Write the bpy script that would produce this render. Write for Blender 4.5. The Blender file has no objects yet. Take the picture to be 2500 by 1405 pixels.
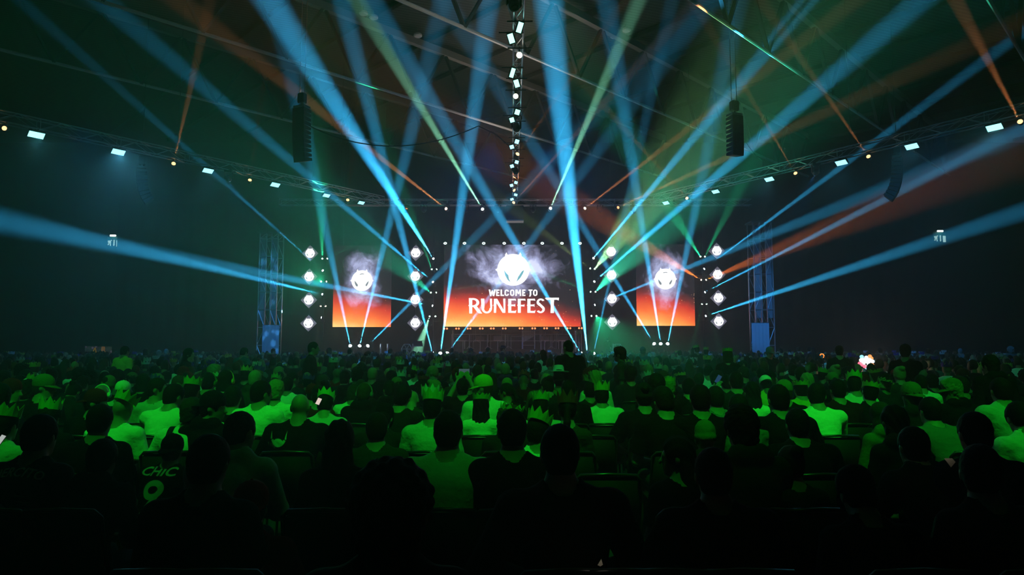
import bpy, bmesh, math, random
import numpy as np
from mathutils import Vector, Matrix

S = bpy.context.scene
COL = S.collection
rnd = random.Random(7)

# ------------------------------------------------------------------ camera, world, exposure
F = 1667.0                                   # focal length in pixels of the 2500 x 1405 frame
PITCH = math.atan((842 - 702.5) / F)
CAMZ = 1.75
cam = bpy.data.cameras.new('camera')
camera = bpy.data.objects.new('camera', cam)
COL.objects.link(camera)
cam.sensor_width = 36.0
cam.lens = 36.0 * F / 2500.0
cam.clip_start = 0.05
cam.clip_end = 300
camera.location = (0, 0, CAMZ)
camera.rotation_euler = (math.radians(90) + PITCH, 0, 0)
S.camera = camera
world = bpy.data.worlds.new('world')
S.world = world
world.use_nodes = True
world.node_tree.nodes['Background'].inputs['Color'].default_value = (0, 0, 0, 1)
vs = S.view_settings
vs.view_transform = 'Standard'
vs.look = 'None'
vs.gamma = 1.0
vs.exposure = 0.0
vs.use_curve_mapping = False
cy = S.cycles
cy.use_denoising = True
cy.max_bounces = 4
cy.diffuse_bounces = 1
cy.glossy_bounces = 2
cy.volume_bounces = 0
cy.transparent_max_bounces = 8
cy.sample_clamp_direct = 0
cy.sample_clamp_indirect = 4
cy.caustics_reflective = False
cy.caustics_refractive = False

HAZE = 0.008                                 # scattering per metre of the stage haze
HAZE_G = 0.6
BEAM = 1.0                                   # master level of the beam lamps
GREEN_WASH = 4000.0
CYAN_WASH = 650.0


def ray(px, py):
    a, b = (px - 1250.0), (702.5 - py)
    c, s = math.cos(PITCH), math.sin(PITCH)
    return Vector((a, F * c - b * s, b * c + F * s)) / F


def P(px, py, y):
    """The world point that lies at depth y along the line of sight through a pixel."""
    r = ray(px, py)
    return Vector((0, 0, CAMZ)) + r * (y / r.y)


def PZ(px, py, z):
    r = ray(px, py)
    return Vector((0, 0, CAMZ)) + r * ((z - CAMZ) / r.z)


def ppx(y):
    return y / F                              # metres per pixel at depth y


# ------------------------------------------------------------------ materials
MATS = {}


def mat(name, color=(.5, .5, .5), rough=.6, metal=0.0, spec=.5, emit=None, strength=0.0, bump=None, vary=0.0, sample=None):
    if name in MATS:
        return MATS[name]
    m = bpy.data.materials.new(name)
    m.use_nodes = True
    nt = m.node_tree
    b = nt.nodes['Principled BSDF']
    b.inputs['Base Color'].default_value = (*color, 1)
    b.inputs['Roughness'].default_value = rough
    b.inputs['Metallic'].default_value = metal
    b.inputs['Specular IOR Level'].default_value = spec
    if emit:
        b.inputs['Emission Color'].default_value = (*emit, 1)
        b.inputs['Emission Strength'].default_value = strength
    if bump or vary:
        tc = nt.nodes.new('ShaderNodeTexCoord')
        n = nt.nodes.new('ShaderNodeTexNoise')
        n.inputs['Scale'].default_value = bump[0] if bump else 3.0
        n.inputs['Detail'].default_value = 4
        nt.links.new(tc.outputs['Object'], n.inputs['Vector'])
        if bump:
            bp = nt.nodes.new('ShaderNodeBump')
            bp.inputs['Strength'].default_value = bump[1]
            bp.inputs['Distance'].default_value = bump[2] if len(bump) > 2 else .01
            nt.links.new(n.outputs['Fac'], bp.inputs['Height'])
            nt.links.new(bp.outputs['Normal'], b.inputs['Normal'])
        if vary:
            rmp = nt.nodes.new('ShaderNodeMix')
            rmp.data_type = 'RGBA'
            nt.links.new(n.outputs['Fac'], rmp.inputs['Factor'])
            rmp.inputs['A'].default_value = (*[c * (1 - vary) for c in color], 1)
            rmp.inputs['B'].default_value = (*[min(1, c * (1 + vary)) for c in color], 1)
            nt.links.new(rmp.outputs['Result'], b.inputs['Base Color'])
    if sample:
        m.cycles.emission_sampling = sample
    MATS[name] = m
    return m


def emissive(name, color, strength):
    return mat(name, (0.02, 0.02, 0.02), .4, emit=color, strength=strength, sample='NONE')


BLACK = mat('black_metal', (.012, .012, .013), .45, spec=.4, vary=.2)
BLACKM = mat('matt_black', (.008, .008, .009), .8, spec=.2, vary=.2)
ALU = mat('aluminium_truss', (.55, .56, .58), .32, metal=.85, vary=.1)
STEEL = mat('painted_steel', (.10, .10, .10), .5, spec=.4, vary=.2)
DRAPE = mat('black_drape', (.010, .011, .012), .9, spec=.1, bump=(3, .4, .05))
WALLM = mat('dark_wall', (.014, .017, .02), .8, spec=.2, vary=.3)
FLOORM = mat('dark_floor', (.02, .02, .022), .6, spec=.3, vary=.3)


# ------------------------------------------------------------------ objects
def obj(name, me, material=None, parent=None):
    o = bpy.data.objects.new(name, me)
    COL.objects.link(o)
    if material is not None and me is not None:
        ml = material if isinstance(material, (list, tuple)) else [material]
        if not len(me.materials):
            for m in ml:
                me.materials.append(m)
    if parent is not None:
        o.parent = parent
    return o


def tag(o, label=None, cat=None, group=None, kind=None):
    if label: o['label'] = label
    if cat: o['category'] = cat
    if group: o['group'] = group
    if kind: o['kind'] = kind
    return o


def empty(name, loc, rz=0.0, label=None, cat=None, group=None):
    o = bpy.data.objects.new(name, None)
    COL.objects.link(o)
    o.empty_display_size = .1
    o.location = loc
    o.rotation_euler = (0, 0, rz)
    return tag(o, label, cat, group)


class MB:
    """Collects boxes, tubes and faces and links them as one mesh."""

    def __init__(s):
        s.v, s.f, s.mi, s.m = [], [], [], 0

    def add(s, vs_, fs_):
        k = len(s.v)
        s.v += [tuple(v) for v in vs_]
        for f in fs_:
            s.f.append(tuple(i + k for i in f))
            s.mi.append(s.m)
        return s

    def box(s, c, d, M=None):
        x, y, z = d[0] / 2, d[1] / 2, d[2] / 2
        vs_ = [Vector((a * x, b * y, e * z)) for a in (-1, 1) for b in (-1, 1) for e in (-1, 1)]
        if M is not None:
            vs_ = [M @ v for v in vs_]
        vs_ = [v + Vector(c) for v in vs_]
        return s.add(vs_, [(0, 1, 3, 2), (4, 6, 7, 5), (0, 4, 5, 1), (2, 3, 7, 6), (0, 2, 6, 4), (1, 5, 7, 3)])

    def bevbox(s, c, d, r=.02, M=None):
        bm = bmesh.new()
        bmesh.ops.create_cube(bm, size=1)
        for v in bm.verts:
            v.co = Vector((v.co.x * d[0], v.co.y * d[1], v.co.z * d[2]))
        bmesh.ops.bevel(bm, geom=bm.edges[:], offset=r, segments=2, affect='EDGES')
        bm.verts.ensure_lookup_table()
        vs_ = [(M @ v.co if M is not None else v.co) + Vector(c) for v in bm.verts]
        s.add(vs_, [[v.index for v in f.verts] for f in bm.faces])
        bm.free()
        return s

    def tube(s, a, b, r1, r2=None, n=8, caps=True):
        a, b = Vector(a), Vector(b)
        r2 = r1 if r2 is None else r2
        q = (b - a).to_track_quat('Z', 'Y').to_matrix()
        vs_ = []
        for p, r in ((a, r1), (b, r2)):
            for i in range(n):
                t = 2 * math.pi * i / n
                vs_.append(p + q @ Vector((r * math.cos(t), r * math.sin(t), 0)))
        fs = [(i, (i + 1) % n, n + (i + 1) % n, n + i) for i in range(n)]
        if caps:
            fs += [tuple(range(n - 1, -1, -1)), tuple(range(n, 2 * n))]
        return s.add(vs_, fs)

    def path(s, pts, r, n=6):
        pts = [Vector(p) for p in pts]
        rings = []
        for i, p in enumerate(pts):
            d = (pts[min(i + 1, len(pts) - 1)] - pts[max(i - 1, 0)]).normalized()
            q = d.to_track_quat('Z', 'Y').to_matrix()
            rings.append([p + q @ Vector((r * math.cos(2 * math.pi * k / n), r * math.sin(2 * math.pi * k / n), 0)) for k in range(n)])
        vs_ = [v for g in rings for v in g]
        fs = []
        for i in range(len(pts) - 1):
            for k in range(n):
                fs.append((i * n + k, i * n + (k + 1) % n, (i + 1) * n + (k + 1) % n, (i + 1) * n + k))
        fs += [tuple(range(n - 1, -1, -1)), tuple((len(pts) - 1) * n + k for k in range(n))]
        return s.add(vs_, fs)

    def lathe(s, prof, n=16, M=None, c=(0, 0, 0)):
        vs_, fs = [], []
        for r, z in prof:
            for i in range(n):
                t = 2 * math.pi * i / n
                v = Vector((r * math.cos(t), r * math.sin(t), z))
                vs_.append((M @ v if M is not None else v) + Vector(c))
        for j in range(len(prof) - 1):
            for i in range(n):
                fs.append((j * n + i, j * n + (i + 1) % n, (j + 1) * n + (i + 1) % n, (j + 1) * n + i))
        fs += [tuple(range(n - 1, -1, -1)), tuple((len(prof) - 1) * n + i for i in range(n))]
        return s.add(vs_, fs)

    def prism(s, pts2, y0, y1):
        """A flat outline in x, z given thickness from y0 to y1."""
        n = len(pts2)
        vs_ = [(x, y0, z) for x, z in pts2] + [(x, y1, z) for x, z in pts2]
        fs = [tuple(range(n)), tuple(range(2 * n - 1, n - 1, -1))] + [(i, n + i, n + (i + 1) % n, (i + 1) % n) for i in range(n)]
        return s.add(vs_, fs)

    def mesh(s, name, smooth=False):
        me = bpy.data.meshes.new(name)
        me.from_pydata(s.v, [], s.f)
        if any(s.mi):
            me.polygons.foreach_set('material_index', s.mi)
        if smooth:
            me.polygons.foreach_set('use_smooth', [True] * len(me.polygons))
        bm = bmesh.new()
        bm.from_mesh(me)
        bmesh.ops.recalc_face_normals(bm, faces=bm.faces[:])
        bm.to_mesh(me)
        bm.free()
        return me

    def build(s, name, material, parent=None, smooth=False):
        return obj(name, s.mesh(name, smooth), material, parent)


def structure(name, mb, material):
    return tag(mb.build(name, material), kind='structure')


def aim(o, d, up='Y'):
    o.rotation_euler = Vector(d).to_track_quat('-Z', up).to_euler()


ORD = ['zeroth', 'first', 'second', 'third', 'fourth', 'fifth', 'sixth', 'seventh', 'eighth', 'ninth', 'tenth', 'eleventh', 'twelfth', 'thirteenth',
       'fourteenth', 'fifteenth', 'sixteenth', 'seventeenth', 'eighteenth', 'nineteenth', 'twentieth']


def ordinal(n):
    if n <= 20:
        return ORD[n]
    t = {2: 'twenty', 3: 'thirty', 4: 'forty', 5: 'fifty', 6: 'sixty'}[n // 10]
    return t + '-' + ORD[n % 10] if n % 10 else t[:-1] + 'ieth'


# ------------------------------------------------------------------ lamps of the hall that only wash the audience
def spot(name, loc, target, watts, color, deg, blend=.6, soft=.1, parent=None):
    l = bpy.data.lights.new(name, 'SPOT')
    l.energy = watts
    l.color = color
    l.spot_size = math.radians(deg)
    l.spot_blend = blend
    l.shadow_soft_size = soft
    o = bpy.data.objects.new(name, l)
    COL.objects.link(o)
    if parent is not None:
        o.parent = parent
    o.location = loc
    aim(o, Vector(target) - Vector(loc))
    return o


# green audience wash from lamps high up behind the camera; cyan and blue from the middle truss
for x, k in ((-10.5, .8), (-5, 1.0), (.5, 1.0), (5.5, .9), (10.5, .25)):
    spot('green_wash', (x * .8, .8, 13.0), (x, 7.6, .9), GREEN_WASH * k, (.01, 1.0, .03), 33, .9, .25)
for x in (-11, -3.5, 3.5, 11):
    spot('green_wash', (x * .8, 5.0, 13.5), (x, 14.0, .9), GREEN_WASH * (.22 if x > 10 else .5), (.02, 1.0, .10), 36, .9, .25)
for y, c, w in ((16, (.04, .9, .55), .22), (22, (.03, .7, .75), .8), (28, (.01, .34, 1), 2.6), (34, (.012, .17, 1), 5.0)):
    for x in (-.6, .9):
        spot('cyan_wash', (x, y - 8, 9.5), (x * 11, y + 4, .8), CYAN_WASH * w, c, 95, .9, .3)
for s_ in (-1, 1):
    spot('blue_wash', (s_ * 15, 23, 9.4), (s_ * 17, 33, .8), CYAN_WASH * 1.5, (.02, .26, 1), 90, .9, .3)

# dim warm fill spots added above the middle truss to brighten the roof; no fixtures
for y in (15, 22, 29, 36):
    spot('roof_fill', (.1, y, 10.5), (.1, y + .5, 17), 420, (1, .80, .66), 125, 1.0, .2)

# ------------------------------------------------------------------ the hall
STAGE_Y, STAGE_Z = 40.0, 0.6
structure('floor', MB().box((0, 22, -.15), (92, 64, .3)), FLOORM)
structure('wall_back', MB().box((0, 52.3, 9), (92, .4, 19)), WALLM)
structure('wall_left', MB().box((-44, 22, 9), (.4, 61, 19)), WALLM)
structure('wall_right', MB().box((44, 22, 9), (.4, 61, 19)), WALLM)
structure('wall_front', MB().box((0, -9.5, 9), (92, .4, 19)), WALLM)

hz = bpy.data.materials.new('stage_haze')
hz.use_nodes = True
hz.node_tree.nodes.clear()
ho = hz.node_tree.nodes.new('ShaderNodeOutputMaterial')
hv = hz.node_tree.nodes.new('ShaderNodeVolumeScatter')
hv.inputs['Color'].default_value = (1, 1, 1, 1)
hv.inputs['Density'].default_value = HAZE
hv.inputs['Anisotropy'].default_value = HAZE_G
hz.node_tree.links.new(hv.outputs[0], ho.inputs['Volume'])
tag(MB().box((0, 21.3, 8.6), (87.4, 61, 17.18)).build('haze', hz), 'thin stage haze filling the hall and showing the light beams', 'haze', kind='stuff')


# ------------------------------------------------------------------ roof: planar girders turned 45 degrees to the stage
DECK = bpy.data.materials.new('roof_deck')
DECK.use_nodes = True
_nt = DECK.node_tree
_b = _nt.nodes['Principled BSDF']
_b.inputs['Base Color'].default_value = (.06, .05, .05, 1)
_b.inputs['Roughness'].default_value = .6
_tc = _nt.nodes.new('ShaderNodeTexCoord')
_mp = _nt.nodes.new('ShaderNodeMapping')
_mp.inputs['Rotation'].default_value = (0, 0, math.radians(-20))
_w = _nt.nodes.new('ShaderNodeTexWave')
_w.bands_direction = 'Y'
_w.inputs['Scale'].default_value = 1.3
_w.inputs['Distortion'].default_value = 0
_cr = _nt.nodes.new('ShaderNodeValToRGB')
_cr.color_ramp.elements[0].position = .45
_cr.color_ramp.elements[0].color = (.012, .011, .010, 1)
_cr.color_ramp.elements[1].position = .6
_cr.color_ramp.elements[1].color = (.075, .066, .06, 1)
_nt.links.new(_tc.outputs['Object'], _mp.inputs['Vector'])
_nt.links.new(_mp.outputs['Vector'], _w.inputs['Vector'])
_nt.links.new(_w.outputs['Color'], _cr.inputs['Fac'])
_nt.links.new(_cr.outputs['Color'], _b.inputs['Base Color'])

ROOF_T, ROOF_B = 17.0, 14.0
ceil_ = structure('ceiling', MB().box((0, 22, 17.6), (92, 64, .3)), DECK)
GIRD = mat('roof_steel', (.05, .046, .043), .55, spec=.4, vary=.15)
CHORD = mat('roof_chord', (.30, .27, .25), .5, spec=.4, vary=.15)
PIPE = mat('roof_pipe', (.7, .7, .68), .4, spec=.5, vary=.1)
_unit = {}


def stick(name, a, b, r, material, parent, n=6, box=None):
    """A straight member from a to b: a copy of one shared unit member, stretched."""
    a, b = Vector(a), Vector(b)
    key = (material.name, n, box)
    if key not in _unit:
        mb = MB()
        if box:
            mb.box((0, 0, .5), (1, 1, 1))
        else:
            mb.tube((0, 0, 0), (0, 0, 1), 1, n=n)
        _unit[key] = mb.mesh(name)
        _unit[key].materials.append(material)
    o = bpy.data.objects.new(name, _unit[key])
    COL.objects.link(o)
    o.parent = parent
    d = b - a
    o.location = a
    o.rotation_euler = d.to_track_quat('Z', 'Y').to_euler()
    o.scale = (box[0], box[1], d.length) if box else (r, r, d.length)
    return o


U = Vector((1, 1, 0)) / math.sqrt(2)
GC = [-48.8, -38.2, -27.4, -17.0, -6.4, 4.2]
GW = ['outermost at the photo left', 'second from the photo left', 'crossing the upper middle of the picture', 'passing over the right speaker column',
      'high at the photo right', 'nearest the right edge']
for gi, c in enumerate(GC):
    o0 = Vector((c / 2, -c / 2, 0))
    g = empty('roof_girder', (0, 0, 0), 0, 'diagonal steel roof girder with thin pale lower pipe, ' + GW[gi], 'girder', 'steel girders under the roof')
    ts = []
    for k in range(0, 40):
        t = -20 + 3.5 * k
        p = o0 + U * t
        if -40 < p.x < 42 and 8 < p.y < 50.5:
            ts.append(t)
    if len(ts) < 2:
        bpy.data.objects.remove(g)
        continue
    pt = lambda t, z: o0 + U * t + Vector((0, 0, z))
    stick('top_chord', pt(ts[0], ROOF_T), pt(ts[-1], ROOF_T), .1, CHORD, g, box=(.28, .34))
    stick('bottom_chord', pt(ts[0], ROOF_B), pt(ts[-1], ROOF_B), .075, PIPE, g, n=8)
    for a, b in zip(ts, ts[1:]):
        m = (a + b) / 2
        stick('web_member', pt(a, ROOF_T), pt(m, ROOF_B), .05, GIRD, g, box=(.16, .10))
        stick('web_member', pt(m, ROOF_B), pt(b, ROOF_T), .05, GIRD, g, box=(.16, .10))
V_ = Vector((1, -1, 0)) / math.sqrt(2)
k = 0
for s in np.arange(14, 76, 3.5):
    c0 = U * float(s)
    pts = [c0 + V_ * float(t) for t in np.arange(-60, 60, .5)]
    pts = [p for p in pts if -40 < p.x < 42 and 8 < p.y < 51]
    if len(pts) < 4:
        continue
    k += 1
    mb = MB()
    a, b = pts[0], pts[-1]
    d = (b - a)
    M = d.to_track_quat('Z', 'Y').to_matrix()
    mb.box(tuple((a + b) / 2 + Vector((0, 0, 17.3))), (.22, .22, d.length), M)
    structure('trim_%d' % k, mb, GIRD)
# small unlit ceiling fittings
for i, (px, py) in enumerate([(887, 36), (912, 46), (1020, 90), (1196, 178), (1530, 77), (1500, 92)]):
    p = PZ(px, py, 17.0)
    f = empty('ceiling_fitting', p, 0, ORD[i + 1] + ' small pale fitting under the roof deck counted from the photo left', 'fitting', 'small fittings under the roof')
    MB().lathe([(.16, 0), (.22, .05), (.2, .14), (.05, .18)], 10).build('fitting_body', PIPE, f)
    stick('stem', (0, 0, .16), (0, 0, .42), .02, STEEL, f)


# ------------------------------------------------------------------ stage
structure('floor_stage', MB().box((0, 45.8, .3), (36, 11.6, .6)), BLACKM)
structure('trim_stage_edge', MB().box((0, 39.96, .56), (36, .08, .08)), BLACK)
mb = MB()
nw = 160
top = []
for i in range(nw + 1):
    x = -30 + 60 * i / nw
    y = 51.4 + .09 * math.sin(i * 1.9) + .05 * math.sin(i * .7)
    top.append((x, y))
mb.add([(x, y, 0) for x, y in top] + [(x, y, 12.5) for x, y in top], [(i, i + 1, nw + 2 + i, nw + 1 + i) for i in range(nw)])
tag(mb.build('stage_drape', DRAPE, smooth=True), 'tall black pleated drape closing the stage behind the screens', 'curtain')


def node_math(nt, op, a, b=None, c=None, clamp=False):
    n = nt.nodes.new('ShaderNodeMath')
    n.operation = op
    n.use_clamp = clamp
    for i, v in enumerate((a, b, c)):
        if v is None:
            continue
        if isinstance(v, (int, float)):
            n.inputs[i].default_value = v
        else:
            nt.links.new(v, n.inputs[i])
    return n.outputs[0]


def ramp(nt, fac, stops):
    n = nt.nodes.new('ShaderNodeValToRGB')
    e = n.color_ramp.elements
    while len(e) < len(stops):
        e.new(.5)
    for i, (p, c) in enumerate(stops):
        e[i].position = p
        e[i].color = (*c, 1)
    nt.links.new(fac, n.inputs['Fac'])
    return n.outputs['Color']


def screen_material(name, asp, ecx, ecz, tilt, ell, seed, gain):
    m = bpy.data.materials.new(name)
    m.use_nodes = True
    nt = m.node_tree
    b = nt.nodes['Principled BSDF']
    b.inputs['Base Color'].default_value = (.002, .002, .002, 1)
    b.inputs['Roughness'].default_value = .8
    b.inputs['Specular IOR Level'].default_value = .02
    tc = nt.nodes.new('ShaderNodeTexCoord')
    sp = nt.nodes.new('ShaderNodeSeparateXYZ')
    nt.links.new(tc.outputs['Generated'], sp.inputs[0])
    u, v = sp.outputs['X'], sp.outputs['Z']
    cmb = nt.nodes.new('ShaderNodeCombineXYZ')
    ua = node_math(nt, 'MULTIPLY', u, asp)
    nt.links.new(ua, cmb.inputs['X'])
    nt.links.new(v, cmb.inputs['Y'])
    cmb.inputs['Z'].default_value = seed
    no = nt.nodes.new('ShaderNodeTexNoise')
    no.inputs['Scale'].default_value = 4.6
    no.inputs['Detail'].default_value = 9
    no.inputs['Roughness'].default_value = .62
    no.inputs['Distortion'].default_value = .35
    nt.links.new(cmb.outputs[0], no.inputs['Vector'])
    n1 = no.outputs['Fac']
    # fire glow rising from the bottom edge, deeper red towards the right
    uu = node_math(nt, 'MULTIPLY', u, u)
    vv = node_math(nt, 'ADD', v, node_math(nt, 'MULTIPLY', uu, tilt))
    vv = node_math(nt, 'ADD', vv, node_math(nt, 'MULTIPLY', node_math(nt, 'SUBTRACT', n1, .5), .12))
    base = ramp(nt, vv, [(0, (1.0, .66, .22)), (.09, (1.0, .36, .075)), (.2, (.93, .15, .035)), (.33, (.60, .04, .022)), (.42, (.14, .022, .02)),
                         (.52, (.016, .013, .017)), (1.0, (.009, .010, .014))])
    # smoke round the emblem
    dx = node_math(nt, 'MULTIPLY', node_math(nt, 'SUBTRACT', u, ecx), asp * ell)
    dz = node_math(nt, 'SUBTRACT', v, ecz)
    r = node_math(nt, 'SQRT', node_math(nt, 'ADD', node_math(nt, 'MULTIPLY', dx, dx), node_math(nt, 'MULTIPLY', dz, dz)))
    mr = nt.nodes.new('ShaderNodeMapRange')
    mr.interpolation_type = 'SMOOTHSTEP'
    nt.links.new(r, mr.inputs['Value'])
    mr.inputs['From Min'].default_value = .10
    mr.inputs['From Max'].default_value = .62
    mr.inputs['To Min'].default_value = 1
    mr.inputs['To Max'].default_value = -.25
    sm = node_math(nt, 'ADD', n1, node_math(nt, 'MULTIPLY', mr.outputs[0], .42))
    smoke = ramp(nt, sm, [(.60, (0, 0, 0)), (.69, (.045, .045, .075)), (.80, (.16, .16, .27)), (.92, (.38, .41, .64)), (1.0, (.62, .66, .9))])
    # sparks
    vo = nt.nodes.new('ShaderNodeTexVoronoi')
    vo.inputs['Scale'].default_value = 34
    nt.links.new(cmb.outputs[0], vo.inputs['Vector'])
    dot = node_math(nt, 'LESS_THAN', vo.outputs['Distance'], .13)
    sc = nt.nodes.new('ShaderNodeSeparateColor')
    nt.links.new(vo.outputs['Color'], sc.inputs[0])
    pick = node_math(nt, 'GREATER_THAN', node_math(nt, 'ADD', sc.outputs[0], node_math(nt, 'MULTIPLY', uu, .25)), .93)
    low = node_math(nt, 'LESS_THAN', v, .45)
    spark = node_math(nt, 'MULTIPLY', node_math(nt, 'MULTIPLY', dot, pick), node_math(nt, 'ADD', node_math(nt, 'MULTIPLY', low, .8), .2))
    mixc = nt.nodes.new('ShaderNodeMix')
    mixc.data_type = 'RGBA'
    mixc.blend_type = 'ADD'
    mixc.inputs['Factor'].default_value = 1
    nt.links.new(base, mixc.inputs['A'])
    nt.links.new(smoke, mixc.inputs['B'])
    mix2 = nt.nodes.new('ShaderNodeMix')
    mix2.data_type = 'RGBA'
    nt.links.new(spark, mix2.inputs['Factor'])
    nt.links.new(mixc.outputs['Result'], mix2.inputs['A'])
    mix2.inputs['B'].default_value = (1.0, .55, .25, 1)
    nt.links.new(mix2.outputs['Result'], b.inputs['Emission Color'])
    b.inputs['Emission Strength'].default_value = gain
    return m


EMB_W = emissive('emblem_white', (1, 1, 1), 1.6)
EMB_T = emissive('emblem_teal', (.22, .62, .68), 1.0)
EMB_D = emissive('emblem_grey', (.30, .36, .40), 1.0)
LET = emissive('lettering_white', (1, .97, .93), 1.6)


def emblem(cx, cz, R, y, parent, dark):
    mb = MB()
    n = 48
    mb.prism([(cx + R * math.cos(2 * math.pi * i / n), cz + R * math.sin(2 * math.pi * i / n)) for i in range(n)], y, y - .03)
    for s in (-1, 1):
        mb.prism([(cx + s * R * a, cz + R * b) for a, b in ((.50, .80), (.52, .95), (.43, 1.10), (.36, .96), (.22, .92))], y, y - .03)
        mb.prism([(cx + s * R * a, cz + R * b) for a, b in ((.96, .12), (1.13, 0), (.96, -.12))], y, y - .03)
    e = mb.build('emblem', EMB_W, parent)
    marks = []
    m2 = MB()
    m2.prism([(cx + R * a, cz + R * b) for a, b in (((-.58, -.01), (-.47, -.17), (-.31, -.34), (-.28, -.56), (-.17, -.77), (-.34, -.64), (-.50, -.36)) if dark is EMB_T else ((-.72, .02), (-.52, -.2), (-.36, -.42), (-.42, -.58), (-.56, -.52), (-.66, -.3)))], y - .03, y - .035)
    marks.append(m2)
    m2 = MB()
    m2.prism([(cx + R * a, cz + R * b) for a, b in (((.68, -.01), (.54, -.09), (.30, -.46), (.20, -.75), (.44, -.50), (.60, -.24)) if dark is EMB_T else ((.66, -.02), (.48, -.2), (.34, -.44), (.42, -.55), (.52, -.46), (.62, -.26)))], y - .03, y - .035)
    marks.append(m2)
    m2 = MB()
    m2.prism([(cx + R * a, cz + R * b) for a, b in ((-.22, .63), (0, .69), (.2, .66), (.2, .6), (0, .62), (-.2, .57))], y - .03, y - .035)
    if dark is not EMB_T:
        marks.append(m2)
    for m2 in marks:
        m2.build('emblem_mark', dark, e)
    return e


def screen(px0, px1, pyt, pyb, Y, name, label, asp, mt):
    a, b = P(px0, pyb, Y), P(px1, pyb, Y)
    t = P((px0 + px1) / 2, pyt, Y)
    w, h = b.x - a.x, t.z - a.z
    root = empty(name, ((a.x + b.x) / 2, Y, a.z), 0, label, 'screen')
    MB().box((0, 0, h / 2), (w, .06, h)).build('screen_panel', mt, root)
    fm = MB().box((0, .17, h / 2), (w - .1, .26, h - .1))
    fm.build('screen_cabinet', BLACKM, root)
    for x in (-w * .35, w * .35):
        stick('hanging_wire', (x, .1, h - .05), (x, .1, 17.43 - a.z), .012, STEEL, root)
    return root, w, h


SY = 44.0
SM = screen_material('screen_middle', 1.68, .5, .70, .30, .62, 3.1, 1.6)
root, W, H = screen(1083, 1418, 598, 798, SY, 'led_screen', 'wide middle LED screen with fiery glow, white emblem and welcome lettering', 1.68, SM)
u = ppx(SY) * 1.0 / 6.107                       # metres per zoomed-picture unit
zx = lambda x: (x - 1224) * u * 1.0
zz = lambda y: (1331 - y) * u * H / (200 * ppx(SY))
emblem(zx(1240), zz(488), 240 * u, -.03, root, EMB_T)


def stroke(mb, a, b, w1, w2, y=-.03):
    """A straight letter stroke between two points of the lettering, w wide at each end."""
    a, b = Vector((a[0], a[1])), Vector((b[0], b[1]))
    d = (b - a).normalized()
    n = Vector((-d.y, d.x))
    q = [a + n * w1 / 2, b + n * w2 / 2, b - n * w2 / 2, a - n * w1 / 2]
    mb.prism([(zx(p.x), zz(p.y)) for p in q], y, y - .05)


def poly(mb, pts, y=-.03):
    mb.prism([(zx(a), zz(b)) for a, b in pts], y, y - .05)


def ring_part(mb, cx, cy, rx, ry, wx, wy, a0, a1, n=22, y=-.03):
    """Part of an oval stroke; angles in degrees, 0 to the right and growing downwards in the picture."""
    for i in range(n):
        t0, t1 = math.radians(a0 + (a1 - a0) * i / n), math.radians(a0 + (a1 - a0) * (i + 1) / n)
        o = [(cx + rx * math.cos(t), cy + ry * math.sin(t)) for t in (t0, t1)]
        q = [(cx + (rx - wx) * math.cos(t), cy + (ry - wy) * math.sin(t)) for t in (t1, t0)]
        poly(mb, o + q, y)


def letter(name, fn):
    mb = MB()
    fn(mb)
    o = mb.build('letter', LET, root)
    return o


def spur(mb, x, y):
    poly(mb, [(x - 9, y), (x, y - 11), (x + 9, y), (x, y + 11)])


def L_R(m):
    poly(m, [(577, 910), (628, 910), (628, 1138), (585, 1138)])
    ring_part(m, 640, 976, 92, 66, 42, 26, -90, 90)
    poly(m, [(620, 910), (642, 910), (642, 936), (620, 936)])
    poly(m, [(620, 1018), (650, 1016), (650, 1042), (620, 1042)])
    poly(m, [(640, 1036), (690, 1020), (742, 1092), (778, 1138), (738, 1138), (700, 1112)])
    spur(m, 578, 1020)


def L_U(m):
    poly(m, [(757, 918), (808, 918), (808, 1060), (767, 1060)])
    poly(m, [(890, 918), (924, 918), (924, 1060), (898, 1060)])
    ring_part(m, 845, 1058, 79, 78, 38, 26, 0, 180)
    spur(m, 766, 1020)
    spur(m, 924, 1018)


def L_N(m):
    poly(m, [(950, 920), (992, 920), (984, 1128), (950, 1128)])
    poly(m, [(950, 920), (1000, 920), (1122, 1128), (1080, 1128)])
    poly(m, [(1090, 918), (1122, 918), (1122, 1128), (1098, 1128)])
    spur(m, 950, 1016)


def L_E(x):
    def f(m):
        poly(m, [(x, 920), (x + 46, 920), (x + 46, 1128), (x, 1128)])
        poly(m, [(x + 40, 920), (x + 112, 920), (x + 118, 952), (x + 104, 944), (x + 40, 944)])
        poly(m, [(x + 40, 1006), (x + 98, 1004), (x + 106, 992), (x + 106, 1042), (x + 96, 1030), (x + 40, 1030)])
        poly(m, [(x + 40, 1100), (x + 104, 1100), (x + 122, 1084), (x + 112, 1130), (x + 40, 1128)])
        spur(m, x, 1016)
    return f


def L_F(x):
    def f(m):
        poly(m, [(x, 920), (x + 46, 920), (x + 46, 1128), (x + 2, 1128)])
        poly(m, [(x + 40, 920), (x + 112, 920), (x + 118, 952), (x + 104, 944), (x + 40, 944)])
        poly(m, [(x + 40, 1010), (x + 92, 1008), (x + 100, 994), (x + 100, 1040), (x + 90, 1032), (x + 40, 1032)])
        spur(m, x, 1016)
    return f


def L_S(m):
    ring_part(m, 1650, 972, 62, 56, 34, 24, -30, -250)
    ring_part(m, 1646, 1074, 64, 58, 36, 24, -95, 150)
    poly(m, [(1600, 996), (1628, 974), (1676, 1020), (1706, 1050), (1680, 1076), (1640, 1036)])


def L_T(m):
    poly(m, [(1712, 912), (1728, 904), (1922, 904), (1918, 946), (1890, 934), (1740, 936)])
    poly(m, [(1794, 930), (1850, 930), (1842, 1020), (1846, 1130), (1794, 1130), (1800, 1020)])


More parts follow.
